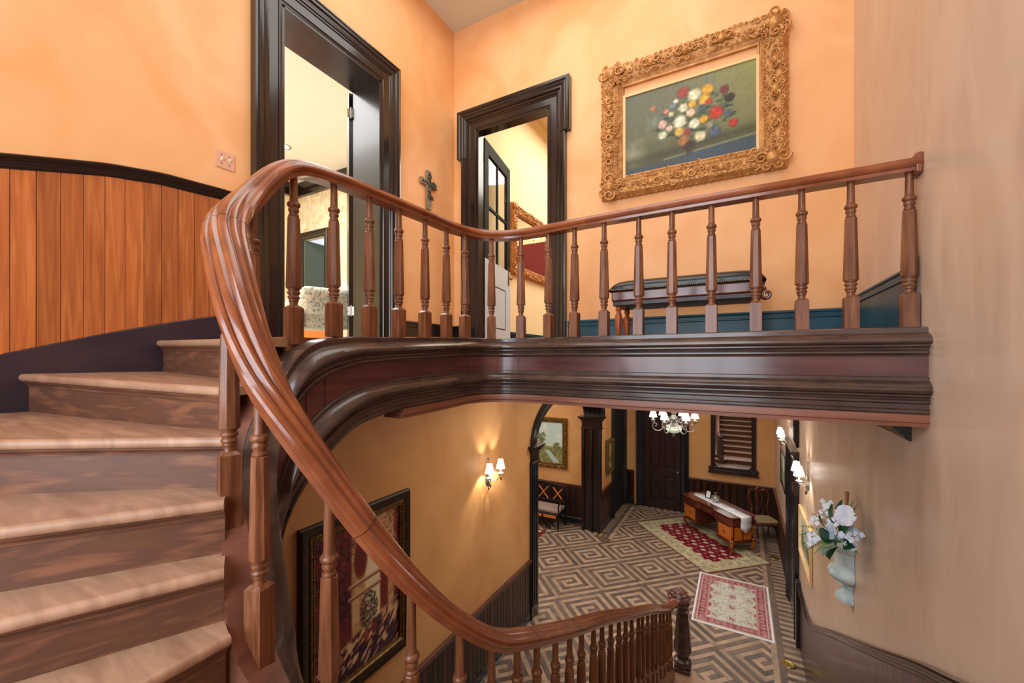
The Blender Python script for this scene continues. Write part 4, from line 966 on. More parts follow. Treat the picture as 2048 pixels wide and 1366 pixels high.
img = mix(img, (150, 70, 54), blob(U, V, .57, .185, .04, .05, .3, .05, 8)); img = mix(img, (118, 52, 48), blob(U, V, .67, .21, .045, .055, .3, .05, 8))
for k in range(70): img = mix(img, (160, 52, 52), blob(U, V, rs.rand() * .16, rs.rand() * .22, .016, .010, .6, .4, k) * .8)
colored_grid('canvas', img, lambda u, v: (XL + .012, iy0 + (iy1 - iy0) * u, iz0 + (iz1 - iz0) * v), 'paint', cp)
# ------------------------------------------------------------------ lamps
def sconce(loc, rz, label):
    # local: wall is the plane x = 0, lamp projects to +x
    t = thing('wall_sconce', label, 'wall lamp', loc, rz, 'shaded twin wall lamps')
    b = MB(); b.lathe([(.001, 0), (.055, 0), (.06, .01), (.045, .02), (.03, .034), (.012, .05), (.001, .052)], 18, mx=Matrix.Rotation(R(90), 4, 'Y') @ Matrix.Scale(1.5, 4, (1, 0, 0))); b.build('backplate', 'pewter_dk', t)
    b = MB()
    for s_ in (-1, 1): b.tube([(.015, s_ * (.012 + .028 * math.sin(k * .5)), .06 + k * .022) for k in range(9)], [.006 - .0004 * k for k in range(9)], 6)
    b.tube([(.015, 0, .04 + k * .03) for k in range(8)], .004, 6); b.ball((.015, 0, .27), .012, 8, 6)
    b.tube([(.02, 0, -.05 - k * .02) for k in range(5)], [.012, .016, .013, .008, .003], 8)
    b.build('crest', 'pewter', t)
    for s_ in (-1, 1):
        b = MB(); pts = []
        for k in range(17):
            q = k / 16; pts.append((.03 + .09 * math.sin(q * 1.6), s_ * (.015 + .125 * q), -.01 - .045 * math.sin(q * math.pi) + .055 * q))
        b.tube(pts, .006, 8); e = pts[-1]
        b.tube([(e[0] + 0, e[1] - s_ * .022 + s_ * .022 * math.cos(a * .42) , e[2] - .0 - .022 * math.sin(a * .42)) for a in range(0, 12)], .0045, 6)
        arm = b.build('arm', 'pewter', t)
        b = MB(); b.lathe([(.006, 0), (.03, .012), (.036, .016), (.012, .02), (.011, .028)], 16, c=e); b.build('drip_cup', 'petal', arm)
        b = MB(); b.lathe([(.0105, .026), (.0105, .085)], 12, c=e); b.build('candle', 'ivory', arm)
        n_ = 20; pr_ = []
        b = MB(); v = []; rows = [(.060, .075), (.056, .095), (.050, .125), (.043, .155), (.036, .185), (.034, .195)]
        for r_, z in rows:
            for i in range(n_): rr = r_ * (1 + .035 * (-1) ** i * (1 if z < .14 else .4)); a = 2 * math.pi * i / n_; v.append((e[0] + rr * math.cos(a), e[1] + rr * math.sin(a), e[2] + z))
        b.add(v, [(j * n_ + i, j * n_ + (i + 1) % n_, (j + 1) * n_ + (i + 1) % n_, (j + 1) * n_ + i) for j in range(len(rows) - 1) for i in range(n_)])
        b.build('lamp_shade', 'shade', arm, smooth=60)
        b = MB(); b.tube([(e[0], e[1] + s_ * .01, e[2] - .02), (e[0], e[1] + s_ * .01, e[2] - .045)], .0015, 5); b.lathe([(.001, -.095), (.011, -.075), (.013, -.068), (.009, -.055), (.003, -.044)], 6, c=(e[0], e[1] + s_ * .01, e[2])); b.build('drop', 'crystal', arm)
        w = Matrix.Translation(loc) @ Matrix.Rotation(rz, 4, 'Z') @ Vector((e[0], e[1], e[2] + .135))
        light('POINT', 'sconce_bulb', w, 16, (1, .94, .86), radius=.012)
    for y_, z_ in ((-.02, -.10), (.03, -.08)):
        b = MB(); b.tube([(.03, y_, z_ + .05), (.03, y_, z_)], .0015, 5); b.lathe([(.001, -.05), (.011, -.03), (.013, -.022), (.009, -.01), (.003, 0)], 6, c=(.03, y_, z_)); b.build('drop', 'crystal', t)
    return t
p = onX(975, 957, XL); sconce((XL, p.y, p.z), 0, 'twin-shade wall sconce lit on the left ground floor wall beside the arch')
p = onX(1618, 968, XR); sconce((XR, p.y, p.z), math.pi, 'twin-shade wall sconce lit on the right wall above the side door frame, nearer one')
p = onX(1577, 885, XR); sconce((XR, p.y, p.z), math.pi, 'twin-shade wall sconce lit on the right wall beyond the side door, farther one')

ch = thing('chandelier', 'aged silver chandelier with pleated white shades and pale green glass bowl', 'chandelier', (-.99, 7.56, -1.17))
b = MB(); b.lathe([(.001, -.19), (.012, -.18), (.02, -.16), (.012, -.145), (.03, -.135), (.04, -.125), (.02, -.115)], 14); b.build('finial', 'pewter', ch)
b = MB(); b.lathe([(.02, -.115), (.08, -.10), (.12, -.07), (.135, -.035), (.13, -.005), (.10, .01)], 28); b.build('glass_bowl', 'bowl_lit', ch)
b = MB(); b.lathe([(.138, -.008), (.145, 0), (.138, .01), (.06, .03), (.03, .06), (.045, .10), (.06, .13), (.05, .17), (.03, .20), (.045, .24), (.03, .27), (.015, .30), (.015, .82), (.06, .84), (.06, .868)], 18); b.build('stem', 'pewter', ch)
for k in range(6):
    a = R(k * 60 + 12); mx = Matrix.Rotation(a, 4, 'Z')
    b = MB(); pts = [(.05, 0, .10), (.11, 0, .06), (.15, 0, -.0), (.19, 0, -.055), (.25, 0, -.085), (.31, 0, -.07), (.345, 0, -.02), (.335, 0, .03), (.30, 0, .045), (.275, 0, .02), (.285, 0, -.01), (.305, 0, -.005)]
    P_ = catmull([(*q, ) for q in pts], .015); b.tube([tuple(q) for q in P_], .009, 8, mx); b.tube([(.335, 0, .02), (.335, 0, .06)], .008, 8, mx)
    b.tube([tuple(q) for q in catmull([(.10, 0, .13), (.15, 0, .15), (.17, 0, .10), (.14, 0, .08)], .015)], .006, 6, mx)
    arm = b.build('arm', 'pewter', ch)
    e = mx @ Vector((.335, 0, .05))
    b = MB(); b.lathe([(.006, 0), (.02, .005), (.03, .02), (.032, .045), (.018, .05), (.034, .055), (.036, .06), (.012, .062)], 14, c=e); b.build('candle_cup', 'pewter', arm)
    b = MB(); b.lathe([(.011, .06), (.011, .11)], 10, c=e); b.build('candle', 'ivory', arm)
    b = MB(); n_ = 20; v = []; rows = [(.066, .10), (.060, .125), (.052, .155), (.042, .19), (.034, .215)]
    for r_, z in rows:
        for i in range(n_): rr = r_ * (1 + .04 * (-1) ** i); q = 2 * math.pi * i / n_; v.append((e[0] + rr * math.cos(q), e[1] + rr * math.sin(q), e[2] + z))
    b.add(v, [(j * n_ + i, j * n_ + (i + 1) % n_, (j + 1) * n_ + (i + 1) % n_, (j + 1) * n_ + i) for j in range(len(rows) - 1) for i in range(n_)]); b.build('lamp_shade', 'shade', arm, smooth=60)
    w = Vector((-.99, 7.56, -1.17)) + Vector(e) + Vector((0, 0, .16)); light('POINT', 'chandelier_bulb', w, 4, (1, .93, .83), radius=.012)

# ------------------------------------------------------------------ rugs
def rug(name, label, cx, cy, L_, W_, rz, img, edge_mat, group=None):
    h, w, _ = img.shape; t = thing(name, label, 'rug', (cx, cy, G + .001), rz)
    MB().box((-L_ / 2 - .012, -W_ / 2 - .012, 0), (L_ / 2 + .012, W_ / 2 + .012, .007)).build('backing', edge_mat, t, smooth=0)
    colored_grid('pile', img, lambda u, v: ((u - .5) * L_, (v - .5) * W_, .0085 + .0006 * math.sin(u * 900) ), 'rug', t); return t
A_ = onZ(1272, 1044, G); B_ = onZ(1410, 1145, G); C_ = onZ(1544, 1129, G); D_ = A_ + C_ - B_; ctr = (A_ + C_) / 2
L_ = ((B_ - A_).length + (C_ - D_).length) / 2; W_ = (C_ - B_).length; ra = math.atan2((B_ - A_).y, (B_ - A_).x)
w, h = 300, 180; U, V = UV(w, h); X = U * L_; Y = V * W_; n1 = fbm(U * 34, V * 20, 41); n2 = fbm(U * 80, V * 50, 42)
img = np.zeros((h, w, 3)) + np.array([176, 164, 130.]); img = mix(img, (136, 126, 98), (n2 - .45) * 2.2); img = mix(img, (206, 196, 164), (.45 - n1) * 3)
def at_(img, x, y, r, c, s=.3, seed=0, wob=.2): return mix(img, c, blob(X, Y, x, y, r, r, s, wob, seed))
dd = np.minimum(np.minimum(X, L_ - X), np.minimum(Y, W_ - Y)); edge = .315 + .035 * np.abs(np.sin(X * 9)) + .03 * np.cos(Y * 17)
fld = (dd > edge); img = mix(img, (104, 14, 32), fld * 1.0); img = mix(img, (150, 120, 84), (np.abs(dd - edge) < .012) * .9)
rs = np.random.RandomState(9)
for i in range(14):
    for j in range(8):
        x = .42 + i * .145; y = .40 + j * .145 + (.07 if i % 2 else 0)
        if x > L_ - .4 or y > W_ - .38: continue
        if (i + j) % 2 == 0: 
            r_ = .062; img = at_(img, x, y, r_, (168, 150, 124)); img = at_(img, x, y, r_ * .75, (196, 184, 160)); img = at_(img, x, y, r_ * .45, (120, 104, 88)); img = at_(img, x, y, r_ * .22, (200, 188, 160))
        else: img = at_(img, x, y, .03, (170, 120, 96), .4, i, .6); img = at_(img, x, y, .012, (70, 40, 40))
img = mix(img, (176, 150, 120), ((np.abs(np.sin(X * 21 + 2 * np.sin(Y * 20))) < .12) & fld & (n1 > .5)) * .55)
for k in range(40):
    s_ = k / 40 * 2 * (L_ + W_); 
    if s_ < L_: x, y = s_, .18
    elif s_ < L_ + W_: x, y = L_ - .18, s_ - L_
    elif s_ < 2 * L_ + W_: x, y = 2 * L_ + W_ - s_, W_ - .18
    else: x, y = .18, 2 * (L_ + W_) - s_
    img = at_(img, x, y, .062, (104, 106, 92), .3, k); img = at_(img, x, y, .05, (188, 176, 142), .3, k); img = at_(img, x, y, .028, (112, 108, 92), .3, k); img = at_(img, x, y, .012, (150, 70, 60))
for k in range(260):
    x, y = rs.rand() * L_, rs.rand() * W_; 
    if min(x, L_ - x, y, W_ - y) < .34: img = at_(img, x, y, .014, [(96, 90, 72), (150, 110, 84), (104, 112, 104)][k % 3], .5, k, .6)
img = mix(img, (150, 138, 104), (dd < .02) * 1.)
rz_ = rug('floral_rug', 'large burgundy and beige floral rug under the carved desk', ctr.x, ctr.y, L_, W_, ra, img, M['red'])
# small rug
x0, x1, y0, y1 = -.665, .445, 7.19, 8.86; L_, W_ = y1 - y0, x1 - x0; w, h = 230, 150; U, V = UV(w, h); X = U * L_; Y = V * W_
n1 = fbm(U * 40, V * 26, 51); n2 = fbm(U * 90, V * 60, 52)
img = np.zeros((h, w, 3)) + np.array([196, 192, 178.]); img = mix(img, (112, 116, 116), (np.abs(n1 - .5) < .03) * .8); img = mix(img, (170, 156, 140), (n2 - .55) * 4)
dx_ = np.minimum(X, L_ - X); dy_ = np.minimum(Y, W_ - Y); dd = np.minimum(dx_, dy_)
for ci in range(4):
    for cj in range(3):
        x = .32 + ci * (L_ - .64) / 3; y = .30 + cj * (W_ - .6) / 2; c = (160, 126, 112) if cj != 1 else (142, 78, 84)
        img = mix(img, (120, 120, 116), blob(X, Y, x, y, .095, .07, .2, .1, 3)); img = mix(img, (206, 200, 186), blob(X, Y, x, y, .083, .06, .2, .1, 3)); img = mix(img, c, blob(X, Y, x, y, .055, .045, .2, .3, ci)); img = at_(img, x, y, .02, (196, 170, 156))
e2 = .21 + .022 * np.sin(X * 24) + .022 * np.cos(Y * 22)
img = mix(img, (146, 84, 90), (dd < e2) * 1.); img = mix(img, (172, 122, 122), ((dd < e2) & (n2 > .52)) * .8); img = mix(img, (176, 130, 124), ((np.abs(dd - .19) < .012)) * 1.); img = mix(img, (190, 170, 156), (np.abs(dd - .055) < .008) * 1.); img = mix(img, (116, 58, 66), ((dd < .17) & (dd > .07) & (n1 < .46)) * .8)
for k in range(60):
    s_ = k / 60 * 2 * (L_ + W_)
    if s_ < L_: x, y = s_, .12
    elif s_ < L_ + W_: x, y = L_ - .12, s_ - L_
    elif s_ < 2 * L_ + W_: x, y = 2 * L_ + W_ - s_, W_ - .12
    else: x, y = .12, 2 * (L_ + W_) - s_
    img = at_(img, x, y, .035, (176, 124, 126), .3, k)
img = mix(img, (208, 206, 196), ((dx_ < .03) | (dy_ < .02)) * 1.)
rug('ivory_rug', 'small ivory rug with rose pink border near the foot of the stairs', (x0 + x1) / 2, (y0 + y1) / 2, L_, W_, R(90), img, 'petal')
b = onZ(1090, 1066, G)
t = MB().box((-1.0, -.5, 0), (.08, .25, .012)).build('parlour_rug', 'red', bevel=.003); t.location = (b.x - .1, b.y - .15, G + .001); tag(t, 'red rug with cream stripe just showing beyond the arch by the settee', 'rug')
MB().box((-.9, .13, .012), (.0, .18, .0135)).build('stripe', 'linen', t, smooth=0)

# ------------------------------------------------------------------ carved desk and what stands on it
Fr = onZ(1459, 1108, G); Fl = onZ(1368, 1051, G); ax = (Fr - Fl); DL = ax.length + .10; da = math.atan2(ax.y, ax.x)
mid = (Fr + Fl) / 2; ny_ = Vector((-math.sin(da), math.cos(da), 0)); DD = .62
desk = thing('writing_desk', 'carved cherry and burl kneehole desk standing diagonally on the burgundy rug', 'desk', mid + ny_ * (DD / 2) + Vector((0, 0, .012)), da)
HT = .78
def top_outline(e, hl, hd, rc=.09):
    P_ = []
    for (sx, sy) in ((1, -1), (1, 1), (-1, 1), (-1, -1)):
        for k in range(7):
            a = math.atan2(sy, sx) + R(-45 + 15 * k); P_.append((sx * (hl - rc) + (rc + e) * math.cos(a), sy * (hd - rc) + (rc + e) * math.sin(a)))
    return P_
def desk_outline(e):
    hl, hd = DL / 2, DD / 2; P_ = top_outline(e, hl, hd)
    # recess the kneehole front (front = -y): insert concave serpentine points
    out = []
    for q in P_: out.append(q)
    a = [( -hl * .42, -hd - e), (-hl * .34, -hd + .03 - e), (-hl * .28, -hd + .055 - e), (hl * .28, -hd + .055 - e), (hl * .34, -hd + .03 - e), (hl * .42, -hd - e)]
    return out + a
b = MB(); b.prism(desk_outline(.03), HT - .022, HT); b.prism(desk_outline(.022), HT - .034, HT - .022); b.prism(desk_outline(.012), HT - .045, HT - .034); b.build('tabletop', 'cherry', desk, bevel=.004)
b = MB(); b.prism(desk_outline(.0), HT - .17, HT - .045); b.build('frieze', 'cherry', desk)
b = MB(); b.prism(desk_outline(.012), HT - .185, HT - .168); b.build('frieze_moulding', 'cherry', desk, bevel=.004)
hl, hd = DL / 2, DD / 2
def bail(par, x, z, y):
    b = MB(); b.tube([(x - .035 + .0175 * k, y - .012, z - .012 * math.sin(k / 4 * math.pi)) for k in range(5)], .004, 6); b.ball((x - .035, y - .004, z), .008, 8, 6); b.ball((x + .035, y - .004, z), .008, 8, 6); b.ball((x, y - .002, z + .004), .012, 8, 6, sx=1.4); b.build('handle', 'pewter_dk', par)
for s_, nm in ((-1, 'pedestal'), (1, 'pedestal')):
    xa, xb = (s_ * hl - s_ * .02), (s_ * hl * .42); xa, xb = min(xa, xb), max(xa, xb)
    b = MB(); b.box((xa + .02, -hd + .02, .22), (xb, hd - .02, HT - .185)); ped = b.build('pedestal', 'cherry', desk, bevel=.004)
    b = MB(); b.box((xa, -hd - .0, .20), (xb + .015, hd, .235)); b.box((xa + .01, -hd + .01, HT - .2), (xb + .005, hd - .01, HT - .183)); b.build('plinth_moulding', 'cherry', ped, bevel=.006)
    dr = MB().box((xa + .09, -hd + .008, .27), (xb - .03, -hd + .03, HT - .225)).build('drawer', 'burl', ped, bevel=.004); bail(dr, (xa + xb) / 2 + .03, .42, -hd + .008)
    b = MB(); 
    for q in (.245, HT - .215): b.box((xa + .075, -hd + .004, q - .006), (xb - .015, -hd + .02, q + .006))
    b.build('bead', 'cherry', ped)
    for sy in (-1, 1):   # side panels of the outer end and corner columns
        b = MB(); b.lathe([(.034, .23), (.038, .26), (.030, .30), (.036, .42), (.038, HT - .21)], 14, c=(xa + .045 if s_ < 0 else xb - .035 if False else s_ * (hl - .05), sy * (hd - .045), 0)); b.build('corner_column', 'burl', ped)
    b = MB(); X_ = s_ * (hl - .018); b.box((X_ - .008, -hd + .10, .27), (X_ + .008, -.02, HT - .23)); b.box((X_ - .008, .02, .27), (X_ + .008, hd - .10, HT - .23)); b.build('side_panel', 'burl', ped, bevel=.003)
    for x_ in (s_ * (hl - .05), s_ * (hl * .42 + .05)):
        for sy in (-1, 1):
            if abs(x_) < hl * .6 and False: continue
            out_ = (s_ if abs(x_) > hl * .6 else -s_) * .6
            pts = [(x_, sy * (hd - .05), .225), (x_ + out_ * .04, sy * (hd - .03), .18), (x_ + out_ * .035, sy * (hd - .035), .12), (x_ + out_ * .005, sy * (hd - .055), .06), (x_ + out_ * .015, sy * (hd - .04), .025), (x_ + out_ * .03, sy * (hd - .03), .012)]
            if abs(x_) < hl * .6: continue
            Q = [tuple(q) for q in catmull(pts, .012)]; n_ = len(Q); b = MB(); b.tube(Q, [.046 - .028 * min(1, i / n_ * 1.3) + (.012 * max(0, i / n_ - .8) * 5) for i in range(n_)], 10); b.build('leg', 'leg_or', desk)
for s_ in (-1, 0, 1):
    wd = hl * .2 if s_ else hl * .26; cx_ = s_ * hl * .68; yy = -hd + (.055 if s_ == 0 else 0)
    dr = MB().box((cx_ - wd, yy - .008, HT - .155), (cx_ + wd, yy + .01, HT - .062)).build('drawer', 'cherry', desk, bevel=.005); bail(dr, cx_, HT - .105, yy - .008)
b = MB(); b.box((-hl * .42, hd - .06, .45), (hl * .42, hd - .04, HT - .185)); b.build('modesty_panel', 'cherry', desk)
dm = Matrix.Translation(desk.location) @ Matrix.Rotation(da, 4, 'Z')
def on_desk(x, y, z=HT): return dm @ Vector((x, y, z))
# runner: flat band with pointed end hanging over the right end
W2 = .135; yr = .02; P_ = []
ru = MB(); xs = [-hl + .03 + (2 * hl + .03 - .03) * i / 40 for i in range(41)]
def run_z(s): return s
path = []
L1 = hl + .036
for i in range(30): path.append((-hl + .10 + (L1 + hl - .10) * i / 29, HT + .003, W2))
for a in (20, 45, 70, 90): path.append((L1 + .012 * math.sin(R(a)), HT + .003 - .012 * (1 - math.cos(R(a))), W2))
for k in range(1, 13):
    q = k / 12 * .33; path.append((L1 + .014 + .004 * math.sin(k), HT - .009 - q, W2 if q < .23 else max(.002, W2 * (1 - (q - .23) / .10))))
v = []; f = []
for (x, z, w_) in path: v += [(x, yr - w_, z + .0), (x, yr, z + .0), (x, yr + w_, z)]
P0 = path[0]; v[0:3] = [(P0[0], yr - .04, P0[1]), (P0[0] - .09, yr, P0[1]), (P0[0], yr + .04, P0[1])]
for i in range(len(path) - 1):
    o = i * 3; f += [(o, o + 1, o + 4, o + 3), (o + 1, o + 2, o + 5, o + 4)]
ru.add(v, f); r_ = ru.build('table_runner', 'linen', smooth=50); r_.location = desk.location; r_.rotation_euler = (0, 0, da); sm = r_.modifiers.new('s', 'SOLIDIFY'); sm.thickness = .003; sm.offset = 1
tag(r_, 'white patterned runner lying along the desk with its point hanging over the end', 'table runner')
# photo frame
o = on_desk(-hl * .42, .04); pf = thing('picture_stand', 'small black standing frame with blank white card on the desk runner', 'frame', o + Vector((0, 0, .006)), da + R(12))
mx = Matrix.Rotation(R(-14), 4, 'X'); b = MB(); b.box((-.075, -.008, 0), (.075, .008, .018), mx); b.box((-.075, -.008, .172), (.075, .008, .19), mx); b.box((-.075, -.008, .018), (-.055, .008, .172), mx); b.box((.055, -.008, .018), (.075, .008, .172), mx); b.box((-.012, .01, 0), (.012, .07, .006)); b.build('frame', 'blackpl', pf, bevel=.002)
MB().box((-.055, -.004, .018), (.055, .004, .172), mx).build('card', 'paper', pf, smooth=0)
# covered cut glass bowl
o = on_desk(-hl * .08, .03); gb = thing('covered_bowl', 'cut glass bowl with domed gilt-edged lid on the desk', 'bowl', o + Vector((0, 0, .006)))
MB().lathe([(.045, 0), (.05, .004), (.042, .012), (.06, .03), (.085, .07), (.097, .105), (.09, .105), (.001, .10)], 20).build('bowl', 'cut_glass', gb)
b = MB(); b.lathe([(.102, .105), (.102, .112), (.09, .13), (.06, .155), (.025, .17), (.012, .178), (.01, .19)], 20); b.ball((0, 0, .215), .016, 8, 6, sz=1.6); 
for s_ in (-1, 1): b.tube([(0, 0, .195), (s_ * .02, 0, .205), (s_ * .026, 0, .225), (s_ * .018, 0, .235)], .005, 6)
b.build('lid', 'pewter', gb)
o = on_desk(hl * .48, .02); bk = MB().box((-.10, -.07, 0), (.10, .07, .008)).build('guest_book', 'paper', bevel=.002); bk.location = o + Vector((0, 0, .0065)); bk.rotation_euler = (0, 0, da + R(20)); tag(bk, 'thin white booklet lying on the runner towards the draped end', 'booklet')
o = on_desk(hl * .30, .03); pn = MB(); pn.tube([(-.06, 0, .004), (.06, 0, .004)], .003, 6); pn = pn.build('pen', 'pewter', bevel=0); pn.location = o + Vector((0, .02, .007)); pn.rotation_euler = (0, 0, da + R(-10)); tag(pn, 'grey pen lying on the runner beside the white booklet', 'pen')

# ------------------------------------------------------------------ splat-back chair in the corner
s0 = onZ(1530, 1038, G + .47); chair = thing('splat_back_chair', 'carved dark wood splat-back chair with pale olive seat in the corner behind the desk', 'chair', (s0.x - .02, s0.y - .02, G), R(-158))
b = MB(); b.prism([(-.20, -.20), (.20, -.20), (.26, .22), (.22, .25), (-.22, .25), (-.26, .22)], .40, .445); b.build('seat_rail', 'cherry', chair, bevel=.012)
b = MB(); b.prism([(-.19, -.19), (.19, -.19), (.245, .21), (.2, .235), (-.2, .235), (-.245, .21)], .445, .50); o = b.build('seat', 'beige_f', chair); m_ = o.modifiers.new('b', 'BEVEL'); m_.width = .025; m_.segments = 4
for s_ in (-1, 1):
    b = MB(); b.tube([tuple(q) for q in catmull([(s_ * .22, .20, .42), (s_ * .25, .23, .34), (s_ * .235, .21, .2), (s_ * .21, .19, .08), (s_ * .235, .23, .02), (s_ * .24, .24, 0.01)], .02)], .022, 8); b.build('leg', 'cherry', chair)
    b = MB(); b.tube([tuple(q) for q in catmull([(s_ * .19, -.19, .42), (s_ * .19, -.20, .2), (s_ * .20, -.26, .0)], .03)], .02, 8); b.build('leg', 'cherry', chair)
b = MB()
for s_ in (-1, 1):
    b.tube([tuple(q) for q in catmull([(s_ * .18, -.19, .44), (s_ * .19, -.21, .55), (s_ * .165, -.23, .66), (s_ * .20, -.25, .80), (s_ * .225, -.275, .95), (s_ * .20, -.29, 1.04), (s_ * .13, -.295, 1.07), (s_ * .08, -.295, 1.04), (s_ * .05, -.295, 1.08), (0, -.295, 1.11)], .02)], .019, 8)
b.ball((0, -.295, 1.115), .035, 10, 6); b.build('backrest', 'cherry', chair)
b = MB()
for s_ in (-1, 1): b.tube([tuple(q) for q in catmull([(s_ * .06, -.20, .46), (s_ * .055, -.21, .52), (s_ * .085, -.22, .60), (s_ * .05, -.23, .68), (s_ * .045, -.245, .78), (s_ * .085, -.265, .90), (s_ * .05, -.28, .98), (s_ * .03, -.29, 1.06)], .02)], .012, 8)
b.build('splat', 'cherry', chair)
# cable on floor
q = onZ(1556, 1062, G); b = MB(); b.box((-.05, -.03, 0), (.05, .03, .04)); b.tube([tuple(p_) for p_ in catmull([(.05, 0, .012), (.10, .05, .006), (.06, .14, .006), (-.03, .12, .006), (-.10, .05, .006)], .02)], .006, 6); o = b.build('cable_adapter', 'cord'); o.location = (min(q.x, .62), q.y, G + .001); tag(o, 'pale blue cable box on the floor in the corner by the chair', 'cable box')
# brass floor covers
for px, py, lb in ((1549, 1116, 'round brass floor outlet cover in the striped border beside the large rug'), (1577, 1329, 'round brass floor outlet cover in the striped border beyond the newel post, larger nearer one')):
    q = onZ(px, py, G); b = MB(); b.lathe([(.085, 0), (.09, .004), (.085, .012), (.06, .014), (.05, .011), (.001, .010)], 28); o = b.build('floor_outlet_cover', 'brass'); o.location = (q.x, q.y, G + .002); tag(o, lb, 'floor cover', 'brass floor covers')

# ------------------------------------------------------------------ hall mirror, pictures, settee
hm = thing('hall_mirror', 'tall pier mirror in a dark carved frame above the desk', 'mirror')
mx0, mx1, mz0, mz1 = onY(1424, 925, YF).x + .07, onY(1503, 940, YF).x - .0, -2.84, -1.0
tf2 = lambda a, z, p: (a, YF - .004 - p, z)
MB().frame([(mx0, mz0, -1, -1), (mx0, mz1, -1, 1), (mx1, mz1, 1, 1), (mx1, mz0, 1, -1)], [(0, 0), (0, .03), (.015, .04), (.025, .03), (.06, .03), (.07, .045), (.09, .05), (.10, .04), (.10, 0)], tf2, True).build('frame', 'door', hm, smooth=30)
b = MB()
for sx, xx in ((1, mx0), (-1, mx1)):
    for sz, zz in ((1, mz0), (-1, mz1)): b.add([tf2(xx, zz, .028), tf2(xx + sx * .07, zz, .028), tf2(xx + sx * .045, zz + sz * .02, .028), tf2(xx + sx * .02, zz + sz * .045, .028), tf2(xx, zz + sz * .07, .028)], [(0, 1, 2, 3, 4)])
b.build('corner_bracket', 'door', hm, smooth=0)
b = MB(); b.box((mx0 - .16, YF - .09, mz0 - .17), (mx1 + .16, YF, mz0 - .13)); b.box((mx0 - .13, YF - .06, mz0 - .13), (mx1 + .13, YF, mz0 - .09)); b.box((mx0 - .14, YF - .1, mz1 + .1), (mx1 + .14, YF, mz1 + .16))
for xx in (mx0 - .12, mx1 + .12): b.ball((xx, YF - .035, mz0 - .05), .04, 10, 8, sz=1.4)
b.build('ledge', 'door', hm, bevel=.006)
MB().box((mx0 - .002, YF - .022, mz0 - .002), (mx1 + .002, YF - .016, mz1 + .002)).build('mirror_glass', 'mirror', hm, smooth=0)

def landscape(w, h, seed, sky=(186, 206, 196), ground=(150, 146, 92)):
    U, V = UV(w, h); n1 = fbm(U * 6, V * 6, seed); n2 = fbm(U * 24, V * 24, seed + 1); img = np.zeros((h, w, 3)) + np.array(sky, float)
    img = mix(img, (216, 220, 204), (n1 - .4) * 2); img = mix(img, ground, (V < .38 + .05 * n1) * 1.); img = mix(img, (96, 104, 60), ((V < .36) & (n2 > .52)) * .8)
    img = mix(img, (176, 204, 198), ((np.abs(U - .55 + (V - .2) * 1.2) < .12 * (1 - V)) & (V < .30)) * .9)
    for k in range(46): r = np.random.RandomState(k + seed); img = mix(img, [(88, 96, 58), (120, 104, 62), (72, 84, 50)][k % 3], blob(U, V, .22 + .13 * (r.rand() - .5) * 2, .50 + .22 * (r.rand() - .5) * 2, .05, .035, .5, .6, k) * .7)
    for k in range(30): r = np.random.RandomState(k + seed + 99); img = mix(img, (104, 108, 66), blob(U, V, .78 + .1 * (r.rand() - .5) * 2, .42 + .08 * (r.rand() - .5) * 2, .04, .03, .5, .6, k) * .7)
    return img + (n2[..., None] - .5) * 14
lp = thing('landscape_painting', 'landscape with trees and stream in an ornate bronze frame on the wall beyond the arch', 'painting')
X1_ = onY(1135, 900, 10.0).x; Z1_, Z0_ = onY(1135, 837, 10.0).z, onY(1130, 937, 10.0).z; X0_ = X1_ - 1.02
tf3 = lambda a, z, p: (a, 9.996 - p, z)
ornate(lp, (X0_ + X1_) / 2, (Z0_ + Z1_) / 2, X1_ - X0_, Z1_ - Z0_, .13, tf3, 'gold_dk', 6, .07, 1.5)
colored_grid('canvas', landscape(90, 110, 61), lambda u, v: (X0_ + .12 + u * (X1_ - X0_ - .24), 9.97, Z0_ + .12 + v * (Z1_ - Z0_ - .24)), 'paint', lp)
sp_ = thing('small_painting', 'small olive landscape in a carved frame on the pier wall beside the dark doorway', 'painting')
ya, yb_ = 10.17, 10.72; zt_, zb_ = onX(1226, 872, XL).z, onX(1222, 938, XL).z
tf4 = lambda a, z, p: (XL + .004 + p * 1.2, a, z)
ornate(sp_, (ya + yb_) / 2, (zt_ + zb_) / 2, yb_ - ya, zt_ - zb_, .09, tf4, 'gold_dk', 8, .07, 1.5)
colored_grid('canvas', landscape(50, 60, 71, (150, 140, 70), (120, 110, 50)), lambda u, v: (XL + .03, ya + .08 + u * (yb_ - ya - .16), zb_ + .08 + v * (zt_ - zb_ - .16)), 'paint', sp_)
def side_picture(name, label, y0, y1, z0, z1, m1, fw, seed, mat_c=None):
    t = thing(name, label, 'picture'); tt = lambda a, z, p: (XR - .004 - p, a, z)
    MB().frame([(y0 + fw, z0 + fw, -1, -1), (y0 + fw, z1 - fw, -1, 1), (y1 - fw, z1 - fw, 1, 1), (y1 - fw, z0 + fw, 1, -1)], [(0, 0), (0, .018), (fw * .3, .022), (fw * .5, .03), (fw, .03), (fw, 0)], tt, True).build('frame', m1, t, smooth=30)
    f2 = fw
    if mat_c: MB().box((XR - .014, y0 + fw, z0 + fw), (XR - .006, y1 - fw, z1 - fw)).build('mount', mat_c, t, smooth=0); f2 = fw + .10
    colored_grid('print', landscape(50, 40, seed, (176, 196, 176), (120, 140, 104)), lambda u, v: (XR - .0165, y1 - f2 - u * (y1 - y0 - 2 * f2), z0 + f2 + v * (z1 - z0 - 2 * f2)), 'paint', t)
side_picture('framed_print', 'wide print with cream mount in a pale frame on the right wall behind the flowers', 6.13, 7.2, -2.76, -2.10, 'liner', .045, 81, 'ivory')
